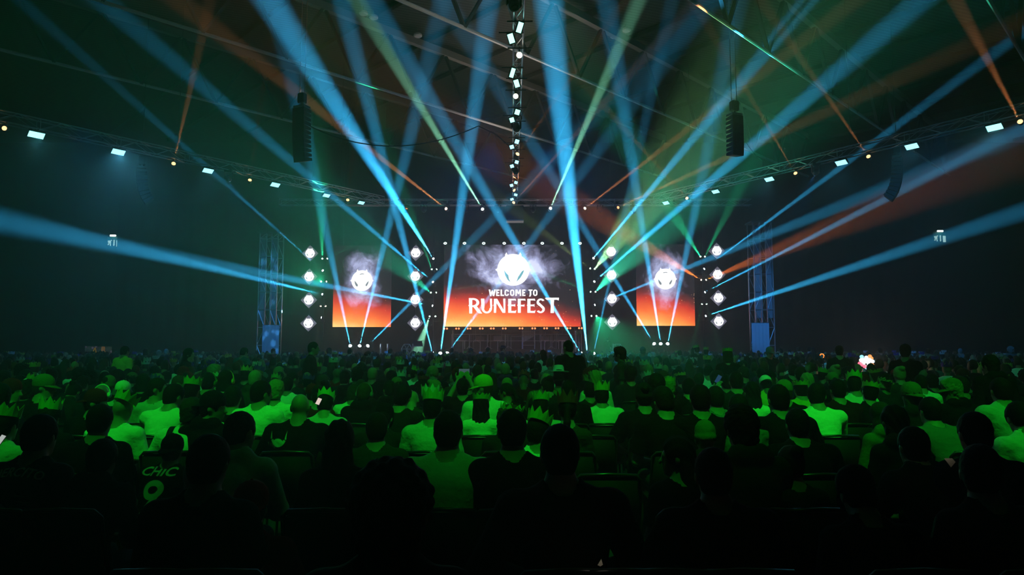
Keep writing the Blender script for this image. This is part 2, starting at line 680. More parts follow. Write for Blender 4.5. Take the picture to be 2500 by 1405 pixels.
for fn in (L_R, L_U, L_N, L_E(1164), L_F(1306), L_E(1450), L_S, L_T):
    letter('letter', fn)


def blockletters():
    y0, y1 = 782, 878
    k = 21

    def E_(x, w):
        return [[(x, y0), (x + k, y0), (x + k, y1), (x, y1)], [(x + k - 2, y0), (x + w, y0), (x + w, y0 + 18), (x + k - 2, y0 + 18)],
                [(x + k - 2, 820), (x + w - 6, 820), (x + w - 6, 840), (x + k - 2, 840)], [(x + k - 2, y1 - 18), (x + w, y1 - 18), (x + w, y1), (x + k - 2, y1)]]
    out = []
    out.append([[(872, y0), (897, y0), (916, y1), (892, y1)], [(892, y1), (914, y1), (936, 796), (918, 796)], [(918, 796), (936, 796), (956, y1), (934, y1)],
                [(934, y1), (958, y1), (978, y0), (954, y0)]])
    out.append(E_(983, 52))
    out.append([[(1048, y0), (1073, y0), (1073, y1), (1048, y1)], [(1071, y1 - 18), (1102, y1 - 18), (1102, y1), (1071, y1)]])
    out.append('C')
    out.append('O')
    out.append([[(1272, y0), (1297, y0), (1293, y1), (1270, y1)], [(1280, y0), (1300, y0), (1326, 850), (1308, 850)], [(1308, 850), (1326, 850), (1352, y0), (1332, y0)],
                [(1332, y0), (1354, y0), (1358, y1), (1336, y1)]])
    out.append(E_(1372, 50))
    out.append([[(1466, y0), (1528, y0), (1528, y0 + 18), (1466, y0 + 18)], [(1485, y0 + 18), (1509, y0 + 18), (1509, 862), (1496, 886), (1474, 886), (1485, 862)]])
    out.append('O2')
    for q in out:
        mb = MB()
        if q in ('C', 'O', 'O2'):
            cx = {'C': 1142, 'O': 1224, 'O2': 1568}[q]
            for sy, a0, a1 in ((y0 + 32, -180, 0), (y1 - 32, 0, 180)):
                ring_part(mb, cx, sy, 33, 32, 21, 18, a0, a1, 14)
            poly(mb, [(cx - 33, y0 + 30), (cx - 12, y0 + 30), (cx - 12, y1 - 30), (cx - 33, y1 - 30)])
            if q != 'C':
                poly(mb, [(cx + 12, y0 + 30), (cx + 33, y0 + 30), (cx + 33, y1 - 30), (cx + 12, y1 - 30)])
        else:
            for pl in q:
                poly(mb, pl)
        mb.build('letter', LET, root)


blockletters()

for px0, px1, pt, pb, side, ex, ey in ((812, 954, 600, 799, 'left', 884, 686), (1555, 1697, 597, 796, 'right', 1624, 682)):
    sm = screen_material('screen_' + side, .71, (ex - px0) / 142, (pb - ey) / 199, .16, 1.5, 1.7 if side == 'left' else 5.2, 1.5)
    root, w, h = screen(px0, px1, pt, pb, SY, 'led_screen', 'tall narrow LED screen with fiery base and white emblem, %s of the middle screen' % side, .71, sm)
    e = P(ex, ey, SY)
    emblem(e.x - root.location.x, e.z - root.location.z, 25.5 * ppx(SY), -.03, root, EMB_D)

# sixteen diamond panels in four columns
DIA = bpy.data.materials.new('diamond_panel')
DIA.use_nodes = True
nt = DIA.node_tree
b = nt.nodes['Principled BSDF']
b.inputs['Base Color'].default_value = (.02, .02, .02, 1)
tc = nt.nodes.new('ShaderNodeTexCoord')
no = nt.nodes.new('ShaderNodeTexNoise')
no.inputs['Scale'].default_value = 2.2
nt.links.new(tc.outputs['Object'], no.inputs['Vector'])
nt.links.new(ramp(nt, no.outputs['Fac'], [(.3, (.06, .06, .085)), (.5, (.16, .15, .20)), (.75, (.42, .40, .50))]), b.inputs['Emission Color'])
b.inputs['Emission Strength'].default_value = 1.0
colw = ['outer left column', 'column left of middle screen', 'column right of middle screen', 'outer right column']
roww = ['topmost', 'second from top', 'third from top', 'lowest']
DCOL = [[(757, 619), (755, 676), (754, 733), (753, 790)], [(1015, 618), (1014, 675), (1014, 732), (1014, 789)],
        [(1492, 615), (1493, 672), (1494, 730), (1495, 787)], [(1750, 613), (1752, 671), (1754, 728), (1755, 785)]]
DY = 44.4
protoD = None
for ci, colp in enumerate(DCOL):
    for ri, (px, py) in enumerate(colp):
        p = P(px, py, DY)
        o = empty('diamond_panel', p, 0, 'diamond LED panel with white emblem, %s in the %s' % (roww[ri], colw[ci]), 'screen', 'diamond LED panels')
        r = 20.0 * ppx(DY)
        above = P(*colp[ri - 1], DY) - Vector((0, 0, r)) if ri else Vector((p.x, DY, 17.43))
        stick('hanging_wire', (0, .1, r - .02), above - p + Vector((0, .1, .02 if ri else 0)), .012, STEEL, o)
        if protoD is None:
            a = MB().prism([(0, -r), (r, 0), (0, r), (-r, 0)], 0, .05).build('screen_panel', DIA, o)
            c = MB().prism([(0, -r * .9), (r * .9, 0), (0, r * .9), (-r * .9, 0)], .05, .2).build('screen_cabinet', BLACKM, o)
            e = emblem(0, 0, 11.3 * ppx(DY), 0, o, EMB_D)
            protoD = (a, c, e)
            bpy.context.view_layer.update()
            protoM = [q for q in COL.objects if q.parent is e]
        else:
            for q in protoD[:3]:
                d = q.copy()
                COL.objects.link(d)
                d.parent = o
                if q is protoD[2]:
                    for m_ in protoM:
                        g = m_.copy()
                        COL.objects.link(g)
                        g.parent = d

# ------------------------------------------------------------------ trusses
CH = .026


def truss(a, b, size, bay, label, chains=(), name='lighting_truss'):
    a, b = Vector(a), Vector(b)
    d = (b - a)
    Ln = d.length
    ex = d.normalized()
    ey = Vector((0, 0, 1)).cross(ex).normalized()
    ez = Vector((0, 0, 1))
    root = empty(name, a, 0, label, 'truss', 'lighting trusses')
    h = size / 2
    cor = [ey * s * h + ez * t * h for s, t in ((-1, -1), (1, -1), (1, 1), (-1, 1))]
    for c in cor:
        stick('chord', c, d + c, CH, ALU, root, n=8)
    n = max(2, round(Ln / bay))
    for i in range(n):
        p, q = ex * Ln * i / n, ex * Ln * (i + 1) / n
        m = (p + q) / 2
        for k_, (f, g) in enumerate(((0, 3), (1, 2), (0, 1), (3, 2))):
            if k_ < 2 or i % 2 == 0 or bay < 1:
                s0, s1 = (f, g) if i % 2 == 0 else (g, f)
                if n > 70 and k_ >= 2:
                    continue
                stick('brace', p + cor[s0], q + cor[s1], .013, ALU, root)
        if i % 4 == 0:
            for f, g in ((0, 1), (3, 2), (0, 3), (1, 2)):
                stick('brace', p + cor[f], p + cor[g], .013, ALU, root)
    for c in chains:
        stick('hoist_chain', ex * c + ez * h, ex * c + ez * (17.43 - a.z), .012, STEEL, root)
    return root


TZ = 10.17
TA, TB = P(684, 494, 40.0), P(1832, 492, 40.0)
truss((TA.x, 40, TZ), (TB.x, 40, TZ), .34, .62, 'long level lighting truss spanning above the whole stage', (4, 13.8, 23))
LA, LB = Vector((-7.6, 39.4, TZ)), PZ(0, 285, TZ)
LD = (LB - LA).normalized()
truss(LA, LB + LD * 6, .40, .72, 'lighting truss slanting out to the left edge of the picture from above the stage', (3, 12, 20))
RA, RB = Vector((8.1, 39.2, TZ)), PZ(2500, 268, TZ)
RD = (RB - RA).normalized()
truss(RA, RB + RD * 6, .40, .72, 'lighting truss slanting out to the right edge of the picture from above the stage', (3, 12, 20))
truss((.17, 39.6, TZ), (.17, 4, TZ), .26, .8, 'lighting truss running overhead along the middle of the hall', (6, 16))

# ------------------------------------------------------------------ lamps
_lm = {}


def shared(key, fn):
    if key not in _lm:
        _lm[key] = fn()
    return _lm[key]


LENSW = {}


def lens_mat(color, strength):
    k = 'lens_%d_%d_%d_%d' % (color[0] * 99, color[1] * 99, color[2] * 99, strength)
    return emissive(k, color, strength)


def head_mesh():
    m = MB().lathe([(.04, -.26), (.11, -.25), (.135, -.15), (.135, -.04), (.115, .03), (.095, .035)], 14).mesh('head', True)
    m.materials.append(BLACK)
    return m


def lens_mesh():
    return MB().lathe([(.10, .0), (.085, .03), (.05, .05), (.01, .058)], 14).mesh('lens', True)


def arm_mesh():
    m = MB().bevbox((0, 0, 0), (.045, .10, .34), .015).mesh('yoke_arm')
    m.materials.append(BLACK)
    return m


def base_mesh():
    m = MB().bevbox((0, 0, 0), (.36, .30, .16), .02).mesh('base')
    m.materials.append(BLACK)
    return m


def hang(root, top, across=None, half=.2):
    """A rod and clamp bar that hang a lamp from the truss above it; top is the height of the truss's underside."""
    z = top - root.location.z
    stick('hanging_rod', (0, 0, .06), (0, 0, z), .014, BLACK, root)
    a = Vector(across if across is not None else (0, 1, 0)) * (half + .03)
    stick('clamp_bar', (-a.x, -a.y, z - .01), (a.x, a.y, z - .01), .02, BLACK, root)


def place_light(parent, p, d, color, watts, deg, blend=.85, soft=.03):
    l = bpy.data.lights.new('beam', 'SPOT')
    l.energy = watts
    l.color = color
    l.spot_size = math.radians(deg)
    l.spot_blend = blend
    l.shadow_soft_size = soft
    o = bpy.data.objects.new('beam_light', l)
    COL.objects.link(o)
    o.parent = parent
    o.location = p
    o.rotation_euler = Vector(d).to_track_quat('-Z', 'Y').to_euler()
    return o


def moving_head(p, d, label, group, hang=False, color=None, watts=0, deg=3, lens=(1, 1, 1), ls=12, scale=1.0, name='moving_head_lamp'):
    """p is the middle of the lens, d the way it looks."""
    p, d = Vector(p), Vector(d).normalized()
    root = empty(name, p, 0, label, 'lamp', group)
    q = d.to_track_quat('Z', 'Y')
    hd = obj('lamp_head', shared('head', head_mesh), None, root)
    hd.rotation_mode = 'QUATERNION'
    hd.rotation_quaternion = q
    hd.location = -d * .04 * scale
    hd.scale = (scale,) * 3
    key = lens_mat(lens, ls)
    me = shared(('lens', key.name), lambda: (lambda m: (m.materials.append(key), m)[1])(lens_mesh()))
    ln = obj('lens', me, None, root)
    ln.rotation_mode = 'QUATERNION'
    ln.rotation_quaternion = q
    ln.scale = (scale,) * 3
    piv = -d * .15 * scale
    s = 1 if hang else -1
    flat = Vector((d.x, d.y, 0))
    rz = math.atan2(flat.y, flat.x) - math.pi / 2 if flat.length > .05 else 0
    for k_ in (-1, 1):
        a = obj('yoke_arm', shared('arm', arm_mesh), None, root)
        a.location = piv + Matrix.Rotation(rz, 3, 'Z') @ Vector((k_ * .17 * scale, 0, s * .12 * scale))
        a.rotation_euler = (0, 0, rz)
        a.scale = (scale,) * 3
    bs = obj('lamp_base', shared('base', base_mesh), None, root)
    bs.location = piv + Vector((0, 0, s * .34 * scale))
    bs.rotation_euler = (0, 0, rz)
    bs.scale = (scale,) * 3
    if color:
        place_light(root, d * .09 * scale, d, color, watts * BEAM, deg * 1.25)
    return root


def par_mesh():
    m = MB().lathe([(.03, -.2), (.075, -.19), (.085, -.1), (.09, .0), (.085, .012)], 14).mesh('can', True)
    m.materials.append(BLACK)
    return m


def clamp_mesh():
    m = MB().box((0, 0, .0), (.03, .05, .2)).mesh('bracket')
    m.materials.append(BLACK)
    return m


def par(p, d, label, group, color=None, watts=0, deg=15, lens=(1, 1, 1), ls=12, scale=1.0, blend=.7, name='par_lamp', up=1):
    p, d = Vector(p), Vector(d).normalized()
    root = empty(name, p, 0, label, 'lamp', group)
    q = d.to_track_quat('Z', 'Y')
    cn = obj('lamp_can', shared('par', par_mesh), None, root)
    cn.rotation_mode = 'QUATERNION'
    cn.rotation_quaternion = q
    cn.location = -d * .02 * scale
    cn.scale = (scale,) * 3
    key = lens_mat(lens, ls)
    me = shared(('lens', key.name), lambda: (lambda m: (m.materials.append(key), m)[1])(lens_mesh()))
    ln = obj('lens', me, None, root)
    ln.rotation_mode = 'QUATERNION'
    ln.rotation_quaternion = q
    ln.scale = (.85 * scale,) * 3
    br = obj('bracket', shared('clamp', clamp_mesh), None, root)
    br.location = -d * .12 * scale + Vector((0, 0, up * .15 * scale))
    br.scale = (scale,) * 3
    if color:
        place_light(root, d * .07 * scale, d, color, watts * BEAM, deg, blend)
    return root


BLUE = (.04, .52, 1.0)
CYAN = (.10, .72, 1.0)
GREEN = (.02, 1.0, .40)
ORANGE = (1.0, .22, .03)
AMBER = (1.0, .36, .12)
MINT = (.32, 1.0, .62)
WARM = (1.0, .62, .35)
K = 1.0e6
GLOW = .06
BEAMK = 2.6

def foot(z, root):
    """A plinth that carries a lamp's base on the surface below it."""
    b = [o for o in root.children if o.name.startswith('lamp_base')][0]
    t = root.location.z + b.location.z - .08
    if t > z:
        MB().box((b.location.x, b.location.y, (t + z) / 2 - root.location.z), (.42, .36, t - z)).build('plinth', BLACKM, root)


# --- lamps on the stage floor: pixel of the lens, pixel and depth the beam runs through, width, level
FLOOR = [
    (1056, 863, 850, 60, 27, 2.3, .95, 'leftmost of three on the stage front, left group'),
    (1075, 863, 1190, 40, 27, 2.5, 1.15, 'middle of three on the stage front, left group'),
    (1092, 863, 1600, 180, 24, 1.8, .34, 'rightmost of three on the stage front, left group'),
    (1418, 863, 960, 90, 27, 2.3, 1.15, 'leftmost of three on the stage front, right group'),
    (1434, 863, 1345, 60, 25, 3.0, 1.9, 'middle of three on the stage front, right group'),
    (1449, 863, 1530, 500, 33, 1.8, .3, 'rightmost of three on the stage front, right group'),
]
for px, py, tx, ty, tY, deg, lv, lab in FLOOR:
    p = P(px, py, 40.5)
    foot(STAGE_Z, moving_head(p, P(tx, ty, tY) - p, 'moving head lamp shining a cyan beam, ' + lab, 'beam lamps on the stage floor', False, BLUE, BEAMK * K * lv, deg, (.75, .95, 1), 25))
structure('floor_riser_left', MB().box((-9.7, 43.3, .88), (3.4, 1.0, .56)), BLACKM)
structure('floor_riser_right', MB().box((9.4, 43.3, .88), (3.4, 1.0, .56)), BLACKM)
SIDE = [
    (855, 845, 838, 765, 40, 2.2, .25, 'leftmost of three beneath the left screen'),
    (878, 845, 1010, 300, 30, 2.1, .45, 'middle of three beneath the left screen'),
    (898, 845, 1120, 620, 36.5, 2.2, .30, 'rightmost of three beneath the left screen'),
    (1597, 840, 1250, 270, 30, 2.1, .45, 'leftmost of three beneath the right screen'),
    (1613, 840, 1490, 60, 27, 2.2, .6, 'middle of three beneath the right screen'),
    (1630, 840, 1706, 470, 33, 2.3, .35, 'rightmost of three beneath the right screen'),
]
for px, py, tx, ty, tY, deg, lv, lab in SIDE:
    p = P(px, py, 43.2)
    foot(1.16, moving_head(p, P(tx, ty, tY) - p, 'black moving head lamp shining a thin blue beam, ' + lab, 'beam lamps beneath the side screens', False, BLUE, BEAMK * K * lv, deg, (.75, .95, 1), 25))

# --- four lighting ladders beside the screens, each a pole with cross arms
LADX = [(789, 'outer left ladder'), (1057, 'ladder left of middle screen'), (1449, 'ladder right of middle screen'), (1719, 'outer right ladder')]
LY = 43.4
for i, (px, w) in enumerate(LADX):
    p = P(px, 700, LY)
    r = empty('lighting_ladder', (p.x, LY, STAGE_Z), 0, 'black vertical pole with cross arms carrying lamps, ' + w, 'stand', 'lighting ladders')
    stick('pole', (0, .3, 0), (0, .3, 9.55 - STAGE_Z), .03, BLACK, r)
    MB().box((0, .3, .02), (.7, .7, .04)).build('base_plate', BLACK, r)
    for z in (2.6, 4.1, 5.6, 7.1):
        stick('cross_arm', (-.35, .3, z), (.35, .3, z), .025, BLACK, r)
LADB = [  # blue beam lamps on the ladders
    (788, 661, 440, 350, 32, 1.4, .28, 0, 'highest'), (787, 719, 250, 592, 33, 3.4, .55, 0, 'middle'), (785, 776, 700, 763, 43, 1.8, .06, 0, 'lowest'),
    (1058, 632, 930, 430, 33, 2.6, .7, 1, 'highest'), (1057, 689, 330, 70, 26, 2.2, .5, 1, 'middle'), (1056, 747, 840, 706, 40.5, 2.8, 1.3, 1, 'lowest'),
    (1449, 631, 1800, 210, 30, 2.2, .75, 2, 'highest'), (1451, 688, 2150, 85, 25, 2.2, 1.0, 2, 'middle'), (1452, 745, 1730, 633, 40.5, 2.6, 1.3, 2, 'lowest'),
    (1719, 657, 2300, 225, 33, 1.8, 1.1, 3, 'highest'), (1721, 714, 2330, 400, 33, 2.0, 1.1, 3, 'middle'), (1723, 772, 2300, 582, 33, 2.8, .8, 3, 'lowest'),
]
for px, py, tx, ty, tY, deg, lv, li, lab in LADB:
    p = P(px, py, LY - .05)
    moving_head(p, P(tx, ty, tY) - p, 'moving head lamp shining a cyan beam, %s on the %s' % (lab, LADX[li][1]), 'beam lamps on the ladders', False, BLUE, BEAMK * K * lv, deg,
                (.75, .95, 1), 25, .62)
G1 = (.02, .9, .38)
LADG = [  # pairs of colour wash lamps: px, py, towards px, py, depth, colour, width, level
    (787, 632, 783, 470, 36.4, G1, 7, .5, 0, 'green', 'first'), (799, 632, 900, 580, 42, G1, 6, .25, 0, 'green', 'second'),
    (784, 688, 748, 660, 30, G1, 12, .05, 0, 'green', 'third'), (797, 688, 900, 660, 42, G1, 5, .25, 0, 'green', 'fourth'),
    (783, 748, 772, 850, 42, WARM, 6, .06, 0, 'dim amber', 'fifth'), (795, 748, 840, 860, 42, WARM, 6, .06, 0, 'dim amber', 'sixth'),
    (1054, 658, 990, 480, 38, G1, 6, .6, 1, 'green', 'first'), (1066, 658, 1190, 590, 42, G1, 5, .3, 1, 'green', 'second'),
    (1052, 715, 900, 590, 36, (.02, 1, .55), 16, .24, 1, 'green', 'third'), (1065, 715, 1180, 695, 42, G1, 5, .25, 1, 'green', 'fourth'),
    (1049, 773, 1016, 870, 41, MINT, 14, 1.3, 1, 'pale green', 'fifth'), (1063, 773, 1110, 820, 40, G1, 4, .03, 1, 'green', 'sixth'),
    (1441, 656, 1330, 570, 38, (.5, .8, .2), 4.5, .35, 2, 'green', 'first'), (1452, 657, 1560, 520, 36, (.35, 1, .35), 17, .55, 2, 'yellow-green', 'second'),
    (1442, 713, 1330, 670, 41, G1, 6, .4, 2, 'green', 'third'), (1454, 713, 1600, 560, 37, (.05, 1, .55), 22, .65, 2, 'green', 'fourth'),
    (1444, 772, 1410, 815, 41, G1, 4, .03, 2, 'green', 'fifth'), (1456, 772, 1482, 818, 33, (.02, 1, .4), 10, .09, 2, 'green', 'sixth'),
    (1710, 627, 1610, 470, 36.4, G1, 8, .6, 3, 'green', 'first'), (1721, 627, 1800, 470, 36.4, G1, 6, .45, 3, 'green', 'second'),
    (1712, 684, 1560, 592, 39.4, ORANGE, 9, 1.5, 3, 'orange', 'third'), (1724, 684, 2000, 570, 37, ORANGE, 10, 1.7, 3, 'orange', 'fourth'),
    (1714, 743, 1685, 870, 42, G1, 7, .2, 3, 'green', 'fifth'), (1725, 743, 1765, 880, 42, G1, 7, .18, 3, 'green', 'sixth'),
]
for px, py, tx, ty, tY, c, deg, lv, li, cn, nth in LADG:
    p = P(px, py, LY)
    lc = (.6, 1, .75) if cn != 'orange' and 'amber' not in cn else (1, .7, .45)
    par(p, P(tx, ty, tY) - p, 'small %s lamp, %s pair on the %s' % (cn, {'first': 'left one of highest', 'second': 'right one of highest', 'third': 'left one of middle', 'fourth': 'right one of middle', 'fifth': 'left one of lowest', 'sixth': 'right one of lowest'}[nth], LADX[li][1]), 'colour lamps on the ladders', c, GLOW * K * lv, deg, lc, 14, .6)

# --- lamps hung under the stage truss
HANG = [
    (992, 511, 985, 300, 40, None, 0, 4, (1, .3, .12), 3), (1089, 510, 890, 355, 31, AMBER, .22, 2.0, (1, .6, .45), 5), (1178, 511, 985, 190, 28, MINT, .55, 2.2, (.9, 1, .95), 20),
    (1344, 509, 1490, 165, 28, MINT, .55, 2.2, (.9, 1, .95), 20), (1428, 509, 1700, 300, 31, AMBER, .24, 2.0, (1, .75, .6), 5), (1509, 507, 1840, 355, 31, AMBER, .2, 2.2, (1, .36, .15), 3)]
hn = ['ring-lit unlit-beam lamp first from the left', 'orange-beam lamp second from the left', 'pale green beam lamp left of the hanging box', 'pale green beam lamp right of the hanging box',
      'orange-beam lamp second from the right', 'dim orange lamp at the right']
for (px, py, tx, ty, tY, c, lv, deg, lc, ls), lab in zip(HANG, hn):
    p = P(px, py, 39.8)
    hang(moving_head(p, P(tx, ty, tY) - p, 'black lamp hung under the stage truss, ' + lab, 'lit lamps under the stage truss', True, c, 1.0 * K * lv, deg, lc, ls, .85, 'hanging_lamp'), TZ - .19, None, .3)
for i, (px, py) in enumerate([(1035, 517), (1137, 517), (1216, 517), (1302, 517), (1466, 517), (1548, 519), (1640, 505)]):
    p = P(px, py, 39.9)
    hang(moving_head(p, (0.1, -.25, -1), 'dark unlit moving head hung under the stage truss, %s of seven from the photo left' % ORD[i + 1], 'unlit lamps under the stage truss', True, None, 0, 3,
                     (.02, .02, .02), 0, 1.05, 'hanging_lamp'), TZ - .19, None, .2)
# ring lamps above the middle screen
for i, px in enumerate((1087, 1134, 1181, 1231, 1279, 1324, 1372, 1416)):
    p = P(px, 594.5, 43.2)
    r = empty('ring_lamp', p, 0, 'small white ring-shaped lamp above the middle screen, %s of eight from the photo left' % ORD[i + 1], 'lamp', 'ring lamps above the middle screen')
    key = ('ring',)

    def mk():
        mb = MB()
        n, m = 20, 8
        vs_ = [((.085 + .022 * math.cos(2 * math.pi * j / m)) * math.cos(2 * math.pi * i_ / n), .022 * math.sin(2 * math.pi * j / m),
                (.075 + .022 * math.cos(2 * math.pi * j / m)) * math.sin(2 * math.pi * i_ / n)) for i_ in range(n) for j in range(m)]
        mb.add(vs_, [(i_ * m + j, i_ * m + (j + 1) % m, ((i_ + 1) % n) * m + (j + 1) % m, ((i_ + 1) % n) * m + j) for i_ in range(n) for j in range(m)])
        k_ = mb.mesh('lit_ring', True)
        k_.materials.append(emissive('ring_white', (.75, 1, .95), 4))
        return k_
    a = obj('lit_ring', shared('ringm', mk), None, r)
    a.rotation_euler = (math.radians(-35), 0, 0)
    h = obj('lamp_can', shared('par', par_mesh), None, r)
    h.rotation_euler = (math.radians(125 - 70), 0, 0)
    h.location = (0, .1, .05)
    stick('bracket_arm', (0, .1, .03), (0, .95, -.18), .018, BLACK, r)
# footlights: pairs of warm lamps under the middle screen
bar = P(1250, 803, 43.7)
b0, b1 = P(1078, 807, 43.75), P(1424, 807, 43.75)
rr = empty('lamp_rail', (0, 43.75, bar.z), 0, 'thin black rail under the middle screen carrying warm lamps', 'rail')
stick('rail_pipe', (b0.x, .1, -.1), (b1.x, .1, -.1), .02, BLACK, rr)
for x in (b0.x + .1, -2, 2, b1.x - .1):
    stick('rail_post', (x, .1, -.1), (x, .1, STAGE_Z - bar.z), .02, BLACK, rr)
for px in (1100, 1160, 1220, 1290, 1350, 1405):
    place_light(None, P(px, 806, 43.55), (0, .25, -1), (1, .42, .2), 55, 150, 1.0, .06).name = 'foot_light'
FT = [1088, 1117, 1145, 1175, 1202, 1231, 1272, 1303, 1332, 1360, 1389, 1417]
for i, px in enumerate(FT):
    p = P(px, 803 - i * .1, 43.7)
    r = empty('pair_lamp', p, 0, 'pair of small warm lamps under the middle screen, %s of twelve from the photo left' % ORD[i + 1], 'lamp', 'warm lamp pairs under the middle screen')
    for s in (-1, 1):
        cn = obj('lamp_can', shared('par', par_mesh), None, r)
        cn.location = (s * .085, .03, 0)
        cn.rotation_euler = (math.radians(90), 0, 0)
        cn.scale = (.75,) * 3
        ln = obj('lens', shared('warmlens', lambda: (lambda m: (m.materials.append(emissive('warm_bulb', (1, .26, .09), 2.4)), m)[1])(lens_mesh())), None, r)
        ln.location = (s * .085, .0, 0)
        ln.rotation_euler = (math.radians(90), 0, 0)
        ln.scale = (.62,) * 3

# --- strobe panels and warm lamps under the three slanting trusses


def strobe(p, w, h, d, label, group, c, watts, spin=0):
    root = empty('strobe_panel', p, 0, label, 'lamp', group)
    q = Vector(d).normalized().to_track_quat('Z', 'Y') @ Matrix.Rotation(spin, 3, 'Z').to_quaternion()
    a = MB().bevbox((0, 0, -.05), (w + .06, h + .06, .1), .015).build('lamp_housing', BLACK, root)
    k_ = MB().box((0, 0, .005), (w, h, .02)).build('light_panel', emissive('strobe_%d' % int(c[0] * 100), c, 2.4), root)
    y = MB().box((0, 0, -.17), (.04, .1, .2)).build('yoke', BLACK, root)
    for o in (a, k_, y):
        o.rotation_mode = 'QUATERNION'
        o.rotation_quaternion = q
    if watts:
        place_light(root, Vector(d).normalized() * .06, d, (c[0] * .4, c[1] * .8, c[2]), watts, 110, 1.0, .15)
    return root


def on_truss(px, py, A, D, drop):
    """The point under a slanting truss that lies on the line of sight through a pixel."""
    r = ray(px, py)
    n = Vector((0, 0, 1)).cross(D).normalized()
    t = (A - Vector((0, 0, CAMZ))).dot(n) / r.dot(n)
    return Vector((0, 0, CAMZ)) + r * t


for side, A, D, pts in (('left', LA, LD, [(89, 323, 30), (289, 368, 26), (508, 415, 22), (672, 451, 20), (797, 477, 16), (882, 494, 15)]),
                        ('right', RA, RD, [(2428, 311, 30), (2226, 356, 26), (2054, 396, 24), (1878, 436, 20), (1747, 465, 17), (1626, 491, 15)])):
    for i, (px, py, w) in enumerate(pts):
        p = on_truss(px, py, A, D, .3)
        p.z = min(p.z, TZ - .4)
        wm = w * p.y / F * 1.12
        nrm = Vector((0, 0, 1)).cross(D).normalized()
        if nrm.y > 0:
            nrm = -nrm
        d = Vector((nrm.x * .8, nrm.y * .8, -1.0))
        hang(strobe(p, wm * 1.0, wm * .52, d, 'blue-white LED panel hung under the %s slanting truss, %s counted from its outer end' % (side, ORD[i + 1]), 'LED panels under the slanting trusses',
                    (.30, .82, 1.0) if i > 0 else (.34, 1, 1), 600 if side == 'left' and i == 1 else 110, 0), TZ - .22, nrm, .2)
    wl = [(11, 307, 60, 30, 18, .0), (424, 395, 500, 60, 22, .10), (610, 440, 630, 300, 30, .03), (849, 487, 860, 380, 34, .02)] if side == 'left' else \
         [(2490, 290, 2360, 50, 18, .10), (2120, 378, 1960, 150, 24, .16), (1942, 421, 1780, 150, 26, .16), (1677, 480, 1520, 310, 31, .14)]
    for i, (px, py, tx, ty, tY, lv) in enumerate(wl):
        p = on_truss(px, py, A, D, .3)
        p.z = min(p.z, TZ - .4)
        hang(par(p, (P(tx, ty, tY) - p) if lv else Vector((.2, -1, -.1)), 'warm orange spot lamp hung under the %s slanting truss, %s counted from its outer end' % (side, ORD[i + 1]),
            'warm lamps under the slanting trusses', AMBER if lv else None, .3 * K * lv, 2.4, (1, .50, .20), 3.2, 1.0, .5), TZ - .22, nrm, .2)
CP = [(1269, 67, 13, 22, 1), (1248, 94, 14, 20, -1), (1251, 178, 10, 20, 1), (1261.5, 204, 12, 16, -1), (1263, 274, 12, 11, 1), (1250, 293, 11, 10, -1), (1262, 346, 10, 9, 1), (1249.6, 359, 10, 8, -1),
      (1261.5, 396, 9, 7, 1), (1250, 406, 9, 7, -1), (1259.6, 446, 8, 6, 1), (1249, 453, 8, 6, -1), (1259, 476, 8, 5, 1), (1250, 487, 8, 5, -1)]
for i, (px, py, w, h, s) in enumerate(CP):
    p = PZ(px, py, TZ - .32)
    u_ = p.y / F
    hang(strobe(p, w * u_, h * u_ * 1.15, (0.12 * s, -1, -.62), 'cyan-white LED panel under the middle truss, %s of fourteen counted from overhead to the stage' % ORD[i + 1],
           'LED panels under the middle truss', (.40, 1, .85) if i < 6 else (.38, .85, 1), 0, math.radians(-14 * s)), TZ - .15, (1, 0, 0), .3)
for i, (px, py, tx, ty, tY, lv) in enumerate([(1268, 134.6, 0, 0, 0, 0), (1259, 235, 0, 0, 0, 0), (1263.5, 376.5, 1345, 260, 26, .06), (1255.6, 465, 1140, 380, 33, .03), (1254, 495, 1390, 345, 33, .10)]):
    p = PZ(px, py, TZ - .36)
    hang(par(p, (P(tx, ty, tY) - p) if lv else Vector((.05, -1, -.3)), 'warm spot lamp under the middle truss, %s of five counted from overhead to the stage' % ORD[i + 1],
        'warm lamps under the middle truss', AMBER if lv else None, .8 * K * lv, 2.4, (1, .55, .25) if i > 1 else (1, .9, .7), 3.5, 1.0, .5), TZ - .15, (1, 0, 0), .3)
for i, (px, py) in enumerate([(1262, 318), (1260, 423), (1257, 20)]):
    p = PZ(px, py, TZ - .5)
    hang(moving_head(p, (.2, -.5, -1), 'dark unlit moving head hung under the middle truss, %s counted from the stage' % ['second', 'first', 'third'][i], 'unlit lamps under the middle truss', True, None, 0, 3,
                     (.02, .02, .02), 0, 1.0, 'hanging_lamp'), TZ - .15, (1, 0, 0), .3)
# box hung over the middle of the stage
p = P(1257, 542, 39.2)
r = empty('hanging_box', p, 0, 'dark square box with pale bottom strip hung over the middle of the stage', 'projector')
w = 43 * ppx(39.2)
MB().bevbox((0, 0, .48), (w, .7, .84), .02).build('box_body', mat('dark_blue_grey', (.03, .04, .06), .5), r)
MB().box((0, -.02, .03), (w, .72, .07)).build('bottom_strip', mat('pale_strip', (.6, .58, .5), .5), r)
for s in (-1, 1):
    stick('hanging_wire', (s * w * .4, .3, .86), (s * w * .4, .66, TZ - p.z - .17), .014, STEEL, r)

# ------------------------------------------------------------------ hanging line arrays


